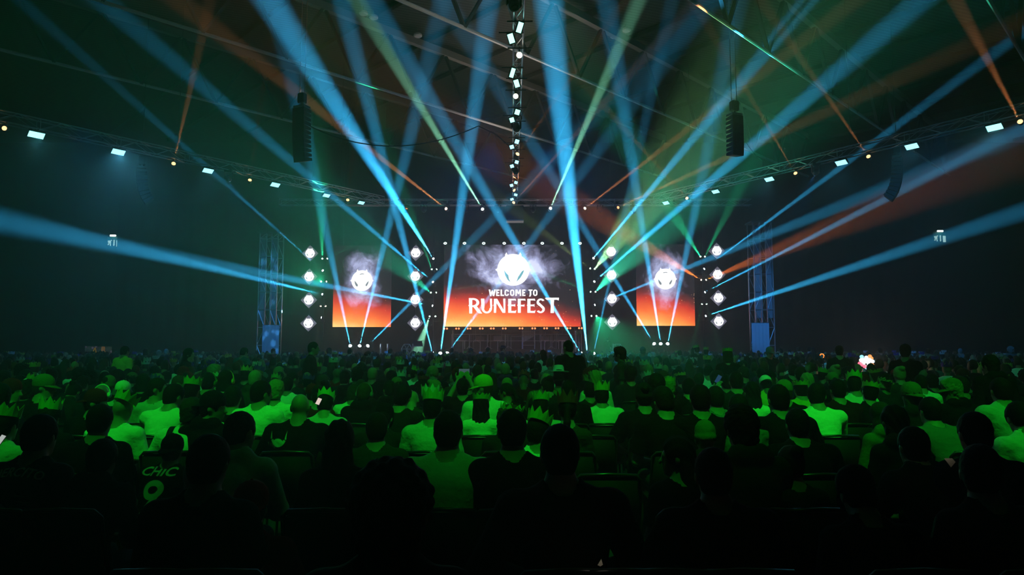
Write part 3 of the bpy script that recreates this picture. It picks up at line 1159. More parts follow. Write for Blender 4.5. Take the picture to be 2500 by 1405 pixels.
def line_array(px, py, Y, n, w, h, dpt, yaw, bend0, bend1, label, motors=True):
    p = P(px, py, Y)
    r = empty('line_array', p, yaw, label, 'loudspeaker', 'hanging line arrays')
    MB().box((0, 0, .06), (w * .95, dpt * .9, .08)).build('rigging_frame', STEEL, r)
    if motors:
        MB().bevbox((0, 0, .42), (.30, .26, .4), .03).build('hoist_motor', BLACK, r)
        MB().box((0, 0, .2), (.08, .08, .24)).build('hoist_hook', STEEL, r)
    for s in (-.12, .12):
        stick('hoist_chain', (s, 0, .1), (s, 0, 17.43 - p.z), .014, STEEL, r)
    pos, ang = Vector((0, 0, 0)), bend0
    mb = MB()
    k = h * .22
    mb.add([(-w / 2, -dpt / 2, 0), (w / 2, -dpt / 2, 0), (w / 2, dpt / 2, -k), (-w / 2, dpt / 2, -k), (-w / 2, -dpt / 2, -h), (w / 2, -dpt / 2, -h), (w / 2, dpt / 2, -h + k), (-w / 2, dpt / 2, -h + k)],
           [(0, 1, 2, 3), (7, 6, 5, 4), (0, 4, 5, 1), (1, 5, 6, 2), (2, 6, 7, 3), (3, 7, 4, 0)])
    mb.box((0, -dpt / 2 - .006, -h / 2), (w * .86, .012, h * .8))
    me = mb.mesh('speaker_cabinet')
    me.materials.append(mat('speaker_black', (.016, .016, .018), .55, spec=.4, bump=(60, .3, .004)))
    for i in range(n):
        c = obj('speaker_cabinet', me, None, r)
        c.location = pos
        c.rotation_euler = (ang, 0, 0)
        pos = pos + Matrix.Rotation(ang, 3, 'X') @ Vector((0, dpt * .0, -h * .98))
        ang += (bend1 - bend0) / max(1, n - 1) * (i / n) * 2
    return r


line_array(737, 266, 26, 12, .56, .178, .42, math.radians(-24), math.radians(1), math.radians(12), 'black line array loudspeaker hung high over the audience, left one of the large pair')
line_array(1793, 285, 26, 9, .50, .178, .42, math.radians(20), math.radians(0), math.radians(4), 'black line array loudspeaker hung high over the audience, right one of the large pair')
line_array(346, 415, 30, 9, .60, .17, .42, math.radians(-62), math.radians(4), math.radians(48), 'small curved line array with blue-lit face hung under the left truss')
line_array(2190, 388, 30, 10, .56, .19, .42, math.radians(58), math.radians(2), math.radians(48), 'small dark curved line array hung under the right truss')
# sagging cable from the left array to the middle truss
pa, pb, pc = P(752, 306, 26), P(960, 357, 27), P(1168, 308, 28)
pts = []
for i in range(25):
    t = i / 24
    pts.append(pa * ((1 - t) * (1 - 2 * t)) + pb * (4 * t * (1 - t)) + pc * (t * (2 * t - 1)))
pe = Vector((.05, 28.6, TZ - .1))
tag(MB().path(pts + [(pc + pe) / 2 + Vector((0, 0, .15)), pe], .022).build('sagging_cable', BLACKM), 'thin black cable sagging from the left line array towards the middle truss', 'cable')
pa, pc = P(1806, 322, 26), P(1862, 394, 34.4)
tag(MB().path([pa, pa.lerp(pc, .33) + Vector((0, 0, -.15)), pa.lerp(pc, .66) + Vector((0, 0, -.15)), pc, Vector((pc.x, pc.y, pc.z - .3))], .012).build('speaker_cable', BLACKM),
    'thin cable running down from the right line array to the truss', 'cable')

# ------------------------------------------------------------------ scaffold towers either side of the stage
CLOTH = mat('tower_cloth', (.42, .48, .55), .8, bump=(4, .5, .04))


def tower(px0, px1, pyt, pycl, Y, cl0, cl1, label):
    a, b = P(px0, pyt, Y), P(px1, pyt, Y)
    w = b.x - a.x
    r = empty('scaffold_tower', ((a.x + b.x) / 2, Y, 0), 0, label, 'tower', 'scaffold towers beside the stage')
    h = a.z
    g = w / 2 - .12
    for sx in (-g, -g * .25, g * .3, g):
        for sy in (-.5, .5):
            stick('upright', (sx, sy, 0), (sx, sy, h), .04, ALU, r)
    z = .6
    i = 0
    while z < h - .3:
        for sy in (-.5, .5):
            stick('ledger', (-g, sy, z), (g, sy, z), .03, ALU, r)
            s0, s1 = (-g, -g * .25) if i % 2 else (-g * .25, -g)
            stick('brace', (s0, sy, z), (s1, sy, min(z + 1.1, h)), .022, ALU, r)
            s0, s1 = (g * .3, g) if i % 2 else (g, g * .3)
            stick('brace', (s0, sy, z), (s1, sy, min(z + 1.1, h)), .022, ALU, r)
        z += 1.1
        i += 1
    MB().box((0, 0, h), (w, 1.2, .1)).build('deck', STEEL, r)
    c0, c1 = P(cl0, pycl, Y).x - r.location.x, P(cl1, pycl, Y).x - r.location.x
    hc = P(cl0, pycl, Y).z
    mb = MB()
    n = 14
    vs_ = [(c0 + (c1 - c0) * i / n, -.62 + .02 * math.sin(i * 2.1), zz_) for zz_ in (0.02, hc) for i in range(n + 1)]
    mb.add(vs_, [(i, i + 1, n + 2 + i, n + 1 + i) for i in range(n)])
    mb.build('cloth_panel', CLOTH, r, True)
    MB().box(((c0 + c1) / 2, -.58, hc), (abs(c1 - c0), .06, .05)).build('cloth_rail', STEEL, r)
    # strips of cloth laced up the upper bays
    for sx in (-g * .62, g * .65):
        m2 = MB()
        m2.box((sx, -.45, (hc + h) / 2), (w * .2, .03, (h - hc) * .9))
        m2.build('banner_strip', mat('tower_strip', (.16, .18, .2), .8, bump=(3, .5, .05)), r)
    return r


tower(638, 691, 572, 795, 42.5, 650, 691, 'aluminium scaffold tower with blue-dappled cloth, left of the stage')
tower(1826, 1880, 545, 790, 42.5, 1826, 1868, 'aluminium scaffold tower with plain blue-lit cloth, right of the stage')


def gobo_spot(p, t, watts, deg, scale):
    o = place_light(None, p, Vector(t) - Vector(p), (.08, .42, 1), watts, deg, .3, .05)
    o.name = 'gobo_light'
    l = o.data
    l.use_nodes = True
    nt = l.node_tree
    em = [n for n in nt.nodes if n.type == 'EMISSION'][0]
    tc = nt.nodes.new('ShaderNodeTexCoord')
    mp = nt.nodes.new('ShaderNodeMapping')
    mp.inputs['Scale'].default_value = (scale,) * 3
    vo = nt.nodes.new('ShaderNodeTexVoronoi')
    nt.links.new(tc.outputs['Normal'], mp.inputs['Vector'])
    nt.links.new(mp.outputs['Vector'], vo.inputs['Vector'])
    vo.inputs['Scale'].default_value = 1.0
    c = ramp(nt, vo.outputs['Distance'], [(0, (1, 1, 1)), (.32, (1, 1, 1)), (.42, (.18, .18, .18)), (1, (.12, .12, .12))])
    nt.links.new(c, em.inputs['Color'])
    return o


gp = on_truss(560, 440, LA, LD, .3)
hang(moving_head(gp, P(664, 730, 42.5) - gp, 'moving head lamp under the left slanting truss throwing blue dots on the left tower', None, True, None, 0, 3, (.3, .6, 1), 4, 1.0, 'hanging_lamp'), TZ - .22, LD.cross(Vector((0, 0, 1))), .2)
gobo_spot(gp + (P(664, 730, 42.5) - gp).normalized() * .1, P(664, 740, 42.5), 7000, 32, 30)
gp = on_truss(1990, 425, RA, RD, .3)
hang(moving_head(gp, P(1850, 720, 42.5) - gp, 'moving head lamp under the right slanting truss washing the right tower with blue', None, True, None, 0, 3, (.3, .6, 1), 4, 1.0, 'hanging_lamp'), TZ - .22, RD.cross(Vector((0, 0, 1))), .2)
place_light(None, gp + (P(1850, 720, 42.5) - gp).normalized() * .1, P(1850, 760, 42.5) - gp, (.05, .35, 1), 3500, 26, .6).name = 'tower_light'

# ------------------------------------------------------------------ exit signs on the back wall
SIGN_G = mat('sign_green', (.01, .11, .09), .5, emit=(.005, .06, .05), strength=.25, sample='NONE')
SIGN_W = emissive('sign_white', (.45, .72, .66), .9)
TUBE = emissive('sign_tube', (.85, 1, .95), 5)
for px, py, fl, lab in ((277, 588, 0, 'left'), (2294, 577, 0, 'right')):
    Y = 52.035
    p = P(px, py, Y)
    s = 1.0 * ppx(Y)
    r = empty('exit_sign', p, 0, 'green exit sign with running figure and lit tube above, far %s of back wall' % lab, 'sign', 'exit signs')
    MB().box((0, .04, 0), (31 * s, .06, 19 * s)).build('sign_plate', SIGN_G, r)
    m = MB()
    cv = lambda l: [((a - 46.5) * s, (25 - b_) * s) for a, b_ in l]          # from a 23.42x enlarged sketch, in pixels
    q = lambda l: [(a / 23.42, b_ / 23.42) for a, b_ in l]
    for pl in ([(760, 600), (830, 575), (930, 590), (950, 640), (925, 700), (800, 700), (790, 640), (770, 660)], [(920, 650), (950, 690), (975, 710), (955, 735), (915, 700)],
               [(800, 690), (850, 700), (845, 840), (750, 840), (745, 810), (800, 800)], [(850, 700), (900, 700), (955, 790), (960, 890), (905, 890), (905, 800)],
               ):
        m.prism(cv(q(pl)), .0, -.012)
    m.prism(cv(q([(965 + 38 * math.cos(t * .524), 575 + 38 * math.sin(t * .524)) for t in range(12)])), .0, -.012)
    m.prism(cv(q([(1085, 540), (1170, 540), (1155, 800), (1180, 820), (1125, 910), (1075, 830), (1105, 800)])), .0, -.012)
    m.prism(cv(q([(1265, 560), (1430, 575), (1430, 935), (1265, 930)])), .0, -.012)
    m.build('pictogram', SIGN_W, r)
    MB().bevbox((0, -.10, 12 * s), (14 * s, .12, 4 * s), .02).build('lit_tube', TUBE, r)
    MB().box((0, 0, 14.6 * s), (15 * s, .14, 1.4 * s)).build('tube_holder', BLACK, r)

# lit opening at the back left: a glowing panel in place of a bright foyer stall
Y = 52.05
a, b = P(208, 846, Y), P(293, 846, Y)
dw, dh = b.x - a.x, a.z
dr = bpy.data.objects.new('door_1', None)
COL.objects.link(dr)
dr.location = ((a.x + b.x) / 2, 52.06, 0)
dr['kind'] = 'structure'
STALL = bpy.data.materials.new('foyer_wall_glow')
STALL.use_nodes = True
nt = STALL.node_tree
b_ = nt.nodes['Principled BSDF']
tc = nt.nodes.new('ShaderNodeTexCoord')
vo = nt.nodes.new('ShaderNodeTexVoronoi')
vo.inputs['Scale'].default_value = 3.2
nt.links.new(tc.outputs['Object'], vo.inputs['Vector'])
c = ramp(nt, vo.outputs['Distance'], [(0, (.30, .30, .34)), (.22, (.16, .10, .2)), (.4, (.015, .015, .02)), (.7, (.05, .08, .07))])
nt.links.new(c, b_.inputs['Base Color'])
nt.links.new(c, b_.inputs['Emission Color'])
b_.inputs['Emission Strength'].default_value = .3  # emission stands in for the lighting of the foyer behind
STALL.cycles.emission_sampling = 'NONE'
MB().box((0, .03, dh / 2), (dw, .04, dh)).build('door_panel', STALL, dr)
for s in (-1, 1):
    MB().box((s * (dw / 2 + .06), 0, dh / 2), (.12, .12, dh)).build('door_frame', BLACK, dr)
MB().box((0, 0, dh + .06), (dw + .24, .12, .12)).build('door_frame', BLACK, dr)
p = P(249, 870, 51.3)
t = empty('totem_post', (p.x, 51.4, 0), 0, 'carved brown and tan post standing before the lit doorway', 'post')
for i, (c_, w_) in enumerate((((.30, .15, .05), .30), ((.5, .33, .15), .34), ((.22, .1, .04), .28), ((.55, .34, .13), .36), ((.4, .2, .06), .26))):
    MB().lathe([(w_ * .4, .32 * i), (w_ * .5, .32 * i + .1), (w_ * .46, .32 * i + .25), (w_ * .36, .32 * i + .32)], 10).build('carved_drum', mat('wood_%d' % i, c_, .6, emit=c_, strength=.25, sample='NONE'), t)  # each drum glows faintly in its own colour, imitating light on the wood
p = P(215, 860, 51.0)
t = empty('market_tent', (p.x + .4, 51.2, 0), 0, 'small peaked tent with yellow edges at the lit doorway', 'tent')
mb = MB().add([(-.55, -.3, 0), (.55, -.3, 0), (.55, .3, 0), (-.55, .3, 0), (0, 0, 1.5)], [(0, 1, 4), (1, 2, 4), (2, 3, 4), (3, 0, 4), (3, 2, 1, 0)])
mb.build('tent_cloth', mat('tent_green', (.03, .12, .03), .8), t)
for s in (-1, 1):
    stick('tent_edge', (s * .55, -.31, .02), (0, -.02, 1.52), .035, mat('tent_yellow', (.8, .5, .05), .6, emit=(.8, .45, .04), strength=.15, sample='NONE'), t)  # slight emission in the yellow makes the edges look lit


# ------------------------------------------------------------------ gear on the stage
GY = 46.5
PIPEM = mat('gear_chrome', (.6, .6, .62), .3, metal=.7)
for i, (px0, px1, pyt, y, zt) in enumerate([(1100, 1410, 862, 44.9, 1.0), (1105, 1405, 847, 46.6, 1.45), (1110, 1400, 836, 48.2, 1.9)]):
    a, b = P(px0, pyt, y), P(px1, pyt, y)
    r = empty('stage_riser', ((a.x + b.x) / 2, y, STAGE_Z), 0, 'low black orchestra riser with pipe rail, %s step counted from the audience' % ORD[i + 1], 'platform', 'orchestra risers')
    w = b.x - a.x
    MB().box((0, 0, (zt - STAGE_Z) / 2), (w, 1.5, zt - STAGE_Z)).build('riser_deck', BLACKM, r)
    if i:
        for z in (.55, 1.0):
            stick('rail', (-w / 2, -.7, zt - STAGE_Z + z), (w / 2, -.7, zt - STAGE_Z + z), .018, PIPEM, r)
        n = 7
        for k in range(n + 1):
            x = -w / 2 + w * k / n
            stick('rail_post', (x, -.7, zt - STAGE_Z), (x, -.7, zt - STAGE_Z + 1.0), .018, PIPEM, r)
    else:
        stick('deck_edge', (-w / 2, -.76, zt - STAGE_Z - .02), (w / 2, -.76, zt - STAGE_Z - .02), .02, PIPEM, r)


def music_stand(x, y, z, label, sc=1.0, rz=0.0, group='music stands on the risers'):
    r = empty('music_stand', (x, y, z), rz, label, 'stand', group)
    stick('stem', (0, 0, .05), (0, 0, 1.1 * sc), .014, PIPEM, r)
    for k in range(3):
        t = 2.1 * k
        stick('foot', (0, 0, .2), (.3 * math.cos(t), .3 * math.sin(t), 0.01), .012, PIPEM, r)
    d = MB().box((0, 0, 0), (.55 * sc, .02, .36 * sc), Matrix.Rotation(math.radians(-28), 3, 'X')).build('desk', BLACK, r)
    d.location = (0, 0, 1.15 * sc)
    stick('lip', (-.27 * sc, -.12, 1.0 * sc), (.27 * sc, -.12, 1.0 * sc), .02, PIPEM, r)
    return r


k = 0
for y, z, xs in ((44.9, 1.0, (1130, 1172, 1215, 1330, 1372)), (46.6, 1.45, (1145, 1190, 1240, 1345, 1385)), (48.2, 1.9, (1160, 1225, 1355))):
    for px in xs:
        k += 1
        music_stand(P(px, 840, y).x, y + .1, z, 'black music stand on the orchestra risers, %s counted from front left to back right' % ordinal(k))
p = P(1020, 858, 41.2)
music_stand(p.x, 41.2, STAGE_Z, 'large tilted music stand alone at the left front of the stage', 1.05, .5, None)
# tubular bells
p = P(1290, 800, 46.2)
r = empty('tubular_bells', (p.x, 46.2, 1.45), 0, 'tall rack of chrome tubular bells in front of the middle screen', 'instrument')
hh = P(1290, 794, 46.2).z - 1.45
for s in (-.42, .42):
    stick('rack_post', (s, 0, 0), (s, 0, hh), .03, PIPEM, r)
stick('rack_bar', (-.45, 0, hh), (.45, 0, hh), .04, PIPEM, r)
stick('rack_bar', (-.42, 0, .25), (.42, 0, .25), .02, PIPEM, r)
for i in range(12):
    x = -.34 + .68 * i / 11
    stick('tube', (x, 0, hh - .05), (x, 0, .45 + .035 * i), .018, PIPEM, r)
# drum kit
p = P(1385, 840, 46.4)
r = empty('drum_kit', (p.x, 46.4, 1.45), 0, 'small dark drum kit with cymbals at the right of the risers', 'instrument')
DR = mat('drum_shell', (.05, .02, .02), .3, spec=.6)
MB().lathe([(.28, -.2), (.3, -.19), (.3, .19), (.28, .2)], 20, Matrix.Rotation(math.pi / 2, 3, 'X'), (0, -.2, .32)).build('bass_drum', DR, r, True)
for x, y, z, rd, hg in ((-.22, -.1, .75, .15, .22), (.22, -.1, .75, .16, .24), (.55, .1, .45, .2, .4), (-.5, .1, .55, .18, .16)):
    MB().lathe([(rd, 0), (rd, hg)], 16, None, (x, y, z)).build('tom_drum', DR, r)
CYM = mat('cymbal_brass', (.55, .42, .15), .3, metal=.8)
for x, y, z in ((-.75, 0, 1.15), (.8, 0, 1.2), (-.3, .4, 1.3)):
    stick('cymbal_stand', (x, y, 0), (x, y, z), .012, PIPEM, r)
    MB().lathe([(.01, .03), (.06, .03), (.24, 0), (.24, -.004), (.01, .02)], 18, Matrix.Rotation(.25, 3, 'X'), (x, y, z)).build('cymbal', CYM, r)
# keyboard and percussion tables, mic stands
for i, (px, y, z) in enumerate(((1120, 46.5, 1.45), (1262, 46.4, 1.45), (1318, 48.0, 1.9))):
    p = P(px, 840, y)
    r = empty('percussion_table', (p.x, y, z), 0, 'narrow percussion table on the risers, %s from the photo left' % ORD[i + 1], 'table', 'percussion tables')
    MB().box((0, 0, .82), (.9, .45, .06)).build('table_top', BLACK, r)
    for s in (-.4, .4):
        for t_ in (-.18, .18):
            stick('leg', (s, t_, 0), (s, t_, .8), .015, PIPEM, r)
    for j in range(9):
        MB().box((-.36 + .09 * j, 0, .865), (.07, .36 - .015 * j, .02)).build('tone_bar', PIPEM, r)
for i, (px, y, z, hgt) in enumerate(((1105, 44.4, 1.0, 1.7), (1155, 47.0, 1.45, 1.9), (1198, 47.0, 1.45, 1.9), (1321, 45.5, 1.0, 3.2), (1348, 47, 1.45, 2.3), (1405, 44.8, 1.0, 1.7))):
    p = P(px, 840, y)
    r = empty('microphone_stand', (p.x, y, z), 0, 'thin chrome microphone stand on the risers, %s of six from the photo left' % ORD[i + 1], 'stand', 'microphone stands')
    stick('stem', (0, 0, .02), (0, 0, hgt), .013, PIPEM, r)
    MB().lathe([(.15, 0), (.14, .03), (.02, .05)], 12).build('base_plate', BLACK, r)
    stick('boom', (0, 0, hgt), (.35, -.1, hgt + .12), .01, PIPEM, r)
    MB().lathe([(.012, -.08), (.014, 0), (.028, .03), (.02, .06)], 10, None, (.36, -.1, hgt + .13)).build('microphone', BLACK, r)
# pipe posts and hexagon frames at the stage sides
for px, y, lab in ((993, 42, 'left'), (1508, 42, 'right')):
    p = P(px, 853, y)
    r = empty('hexagon_frame', (p.x, y, STAGE_Z), 0, 'green-lit hexagonal pipe frame with spokes standing at the %s of the stage' % lab, 'frame', 'hexagon frames')
    zc, R = p.z - STAGE_Z, .34
    c = [Vector((R * math.cos(math.pi / 3 * i), 0, zc + R * math.sin(math.pi / 3 * i))) for i in range(6)]
    for i in range(6):
        stick('rim_pipe', c[i], c[(i + 1) % 6], .025, PIPEM, r)
        stick('spoke', c[i], (0, 0, zc), .02, PIPEM, r)
    stick('support_post', (0, .05, 0), (0, .05, zc), .03, PIPEM, r)
for i, (px, y) in enumerate(((930, 42.2), (947, 42.2), (1008, 42.2), (1489, 42.2), (1497, 42.2))):
    p = P(px, 840, y)
    r = empty('pipe_post', (p.x, y, STAGE_Z), 0, 'pale pipe post with foot plate on the stage, %s of five from the photo left' % ORD[i + 1], 'post', 'pipe posts')
    stick('post', (0, 0, 0), (0, 0, p.z - STAGE_Z), .05, PIPEM, r)
    MB().box((0, 0, .02), (.3, .3, .04)).build('foot_plate', BLACK, r)


# ------------------------------------------------------------------ people: each body one continuous surface grown from blended tapered limbs
def v3(*a):
    return np.array(a, dtype=float)


class Shape:
    """A blend of ellipsoids and tapered limbs; also cut by half-spaces."""

    def __init__(s):
        s.p = []

    def ell(s, c, r, R=None, k=.02, neg=False, tagn=0):
        s.p.append(('e', np.array(c, float), np.array(r, float), None if R is None else np.array(R, float), k, neg, tagn))
        return s

    def limb(s, a, b, r1, r2, k=.02, neg=False, tagn=0, flat=False):
        s.p.append(('l', np.array(a, float), np.array(b, float), (r1, r2, flat), k, neg, tagn))
        return s

    def cut(s, c, n, k=.0):
        """Keeps what lies on the negative side of the plane through c with normal n."""
        n = np.array(n, float)
        s.p.append(('c', np.array(c, float), n / np.linalg.norm(n), None, k, False, 0))
        return s

    def _d(s, q, p):
        if q[0] == 'e':
            x = p - q[1]
            if q[3] is not None:
                x = x @ q[3]
            k0 = np.sqrt((x / q[2]) ** 2 @ np.ones(3))
            k1 = np.sqrt((x / q[2] ** 2) ** 2 @ np.ones(3)) + 1e-9
            return k0 * (k0 - 1) / k1
        if q[0] == 'l':
            a, b = q[1], q[2]
            r1, r2, flat = q[3]
            ab = b - a
            t = np.clip((p - a) @ ab / (ab @ ab), 0, 1)
            d = np.linalg.norm(p - a - t[:, None] * ab, axis=1) - (r1 + (r2 - r1) * t)
            if flat:
                d = np.maximum(d, (p - b) @ (ab / np.linalg.norm(ab)))
            return d
        return (p - q[1]) @ q[2]

    def __call__(s, p, grow=0.0, skip=None):
        d = np.full(len(p), 1e3)
        for q in s.p:
            e = s._d(q, p)
            if q[0] == 'c':
                d = np.maximum(d, e)
                continue
            k, neg = (q[4], q[5]) if q[0] != 'l' else (q[4], q[5])
            if neg:
                h = np.clip(.5 - .5 * (d + e) / k, 0, 1)
                d = d * (1 - h) + (-e) * h + k * h * (1 - h)
            else:
                e = e - grow
                h = np.clip(.5 + .5 * (e - d) / k, 0, 1)
                d = d * h + e * (1 - h) - k * h * (1 - h)
        return d

    def nearest(s, p):
        best, lab = np.full(len(p), 1e3), np.zeros(len(p), int)
        for q in s.p:
            if q[0] == 'c' or q[5]:
                continue
            e = s._d(q, p)
            m = e < best
            best[m] = e[m]
            lab[m] = q[6]
        return lab


def surface(f, lo, hi, h):
    """Surface nets over a signed distance, refined only near the surface."""
    lo, hi = np.array(lo, float), np.array(hi, float)
    n = (np.ceil((hi - lo) / h / 4).astype(int)) * 4
    cn = n // 4 + 1
    g = np.stack(np.meshgrid(*[np.arange(c) for c in cn], indexing='ij'), -1).reshape(-1, 3)
    dc = f(lo + g * 4 * h).reshape(cn)
    D = np.repeat(np.repeat(np.repeat(dc, 4, 0), 4, 1), 4, 2)[:n[0] + 1, :n[1] + 1, :n[2] + 1].copy()
    near = np.abs(dc) < 4 * h * 1.9
    act = np.zeros(n // 4, bool)
    for i in (0, 1):
        for j in (0, 1):
            for k in (0, 1):
                act |= near[i:i + n[0] // 4, j:j + n[1] // 4, k:k + n[2] // 4]
    fm = np.zeros(n + 1, bool)
    fa = np.repeat(np.repeat(np.repeat(act, 4, 0), 4, 1), 4, 2)
    for i in (0, 1):
        for j in (0, 1):
            for k in (0, 1):
                fm[i:i + n[0], j:j + n[1], k:k + n[2]] |= fa
    idx = np.argwhere(fm)
    D[fm] = f(lo + idx * h)
    ins = D < 0
    cnt = np.zeros(n, np.int8)
    for i in (0, 1):
        for j in (0, 1):
            for k in (0, 1):
                cnt += ins[i:i + n[0], j:j + n[1], k:k + n[2]]
    cells = np.argwhere((cnt > 0) & (cnt < 8))
    acc, num = np.zeros((len(cells), 3)), np.zeros(len(cells))
    cor = [(i, j, k) for i in (0, 1) for j in (0, 1) for k in (0, 1)]
    for a in cor:
        for ax in range(3):
            if a[ax]:
                continue
            b = list(a)
            b[ax] = 1
            da = D[tuple((cells + a).T)]
            db = D[tuple((cells + b).T)]
            m = (da < 0) != (db < 0)
            t = np.where(m, da / np.where(m, da - db, 1), 0)
            p = np.array(a, float)[None].repeat(len(cells), 0)
            p[:, ax] += t
            acc[m] += p[m]
            num += m
    vid = -np.ones(n, int)
    vid[tuple(cells.T)] = np.arange(len(cells))
    V = lo + (cells + acc / num[:, None]) * h
    quads = []
    for ax in range(3):
        sl0, sl1 = [slice(None)] * 3, [slice(None)] * 3
        sl0[ax], sl1[ax] = slice(0, -1), slice(1, None)
        A, B = ins[tuple(sl0)], ins[tuple(sl1)]
        e = np.argwhere(A != B)
        o1, o2 = [(1, 2), (2, 0), (0, 1)][ax]
        ok = (e[:, o1] > 0) & (e[:, o2] > 0) & (e[:, o1] < n[o1]) & (e[:, o2] < n[o2])
        e = e[ok]
        inside = ins[tuple(e.T)]
        q = []
        for s1, s2 in ((1, 1), (0, 1), (0, 0), (1, 0)):
            c = e.copy()
            c[:, o1] -= s1
            c[:, o2] -= s2
            q.append(vid[tuple(c.T)])
        q = np.stack(q, 1)
        q[~inside] = q[~inside][:, ::-1]
        quads.append(q)
    Q = np.concatenate(quads)
    return V, Q


def np_mesh(name, V, Q, mi=None, smooth=True):
    me = bpy.data.meshes.new(name)
    me.vertices.add(len(V))
    me.vertices.foreach_set('co', V.astype(np.float32).ravel())
    k = Q.shape[1]
    me.loops.add(Q.size)
    me.loops.foreach_set('vertex_index', Q.astype(np.int32).ravel())
    me.polygons.add(len(Q))
    me.polygons.foreach_set('loop_start', np.arange(0, Q.size, k, dtype=np.int32))
    if mi is not None:
        me.polygons.foreach_set('material_index', mi.astype(np.int32))
    me.update(calc_edges=True)
    me.polygons.foreach_set('use_smooth', np.full(len(Q), smooth))
    me.validate()
    return me


def rot(yaw=0, pitch=0, roll=0):
    """Turn right by yaw, nod down by pitch, tilt to the right by roll; degrees."""
    y, p, r = math.radians(-yaw), math.radians(-pitch), math.radians(roll)
    return np.array(Matrix.Rotation(y, 3, 'Z') @ Matrix.Rotation(p, 3, 'X') @ Matrix.Rotation(r, 3, 'Y'))


SKIN, LEG, SHOE = 0, 1, 2


def head_prims(sh, H, R, jaw=1.0):
    g = lambda x, y, z: H + R @ v3(x, y, z)
    sh.ell(g(0, -.012, .02), (.074, .094, .095), R, .03)
    sh.ell(g(0, .032, -.045), (.056 * jaw, .062, .075), R, .03)
    sh.ell(g(0, .068, -.098), (.03 * jaw, .026, .022), R, .02)
    sh.ell(g(0, .080, .018), (.048, .016, .014), R, .015)
    sh.ell(g(.034, .076, -.004), (.019, .012, .011), R, .006, True)
    sh.ell(g(-.034, .076, -.004), (.019, .012, .011), R, .006, True)
    sh.ell(g(.033, .068, -.004), (.013, .012, .011), R, .004)
    sh.ell(g(-.033, .068, -.004), (.013, .012, .011), R, .004)
    sh.limb(g(0, .088, .008), g(0, .113, -.034), .009, .014, .012)
    sh.ell(g(0, .090, -.066), (.024, .010, .010), R, .008)
    for s in (-1, 1):
        sh.ell(g(s * .078, -.008, -.012), (.010, .024, .034), R, .008)


def hand_prims(sh, W, d, up, side):
    """Palm, four unequal bent fingers and a thumb; d points along the fingers, up is the back of the hand."""
    d, up = d / np.linalg.norm(d), up / np.linalg.norm(up)
    x = np.cross(d, up)
    R = np.stack([x, d, up], 1)
    sh.ell(W + d * .05, (.042, .05, .016), R, .015)
    for i, ln in enumerate((.066, .076, .07, .055)):
        a = W + d * .09 + x * (.030 - .020 * i) * side
        m = a + d * ln * .55 - up * .006
        sh.limb(a, m, .0095, .009, .006)
        sh.limb(m, m + d * ln * .38 - up * .022, .009, .0078, .006)
    a = W + d * .03 + x * .035 * side
    m = a + d * .03 + x * .03 * side
    sh.limb(a, m, .012, .0105, .008)
    sh.limb(m, m + d * .035 + x * .004 * side, .0105, .009, .006)


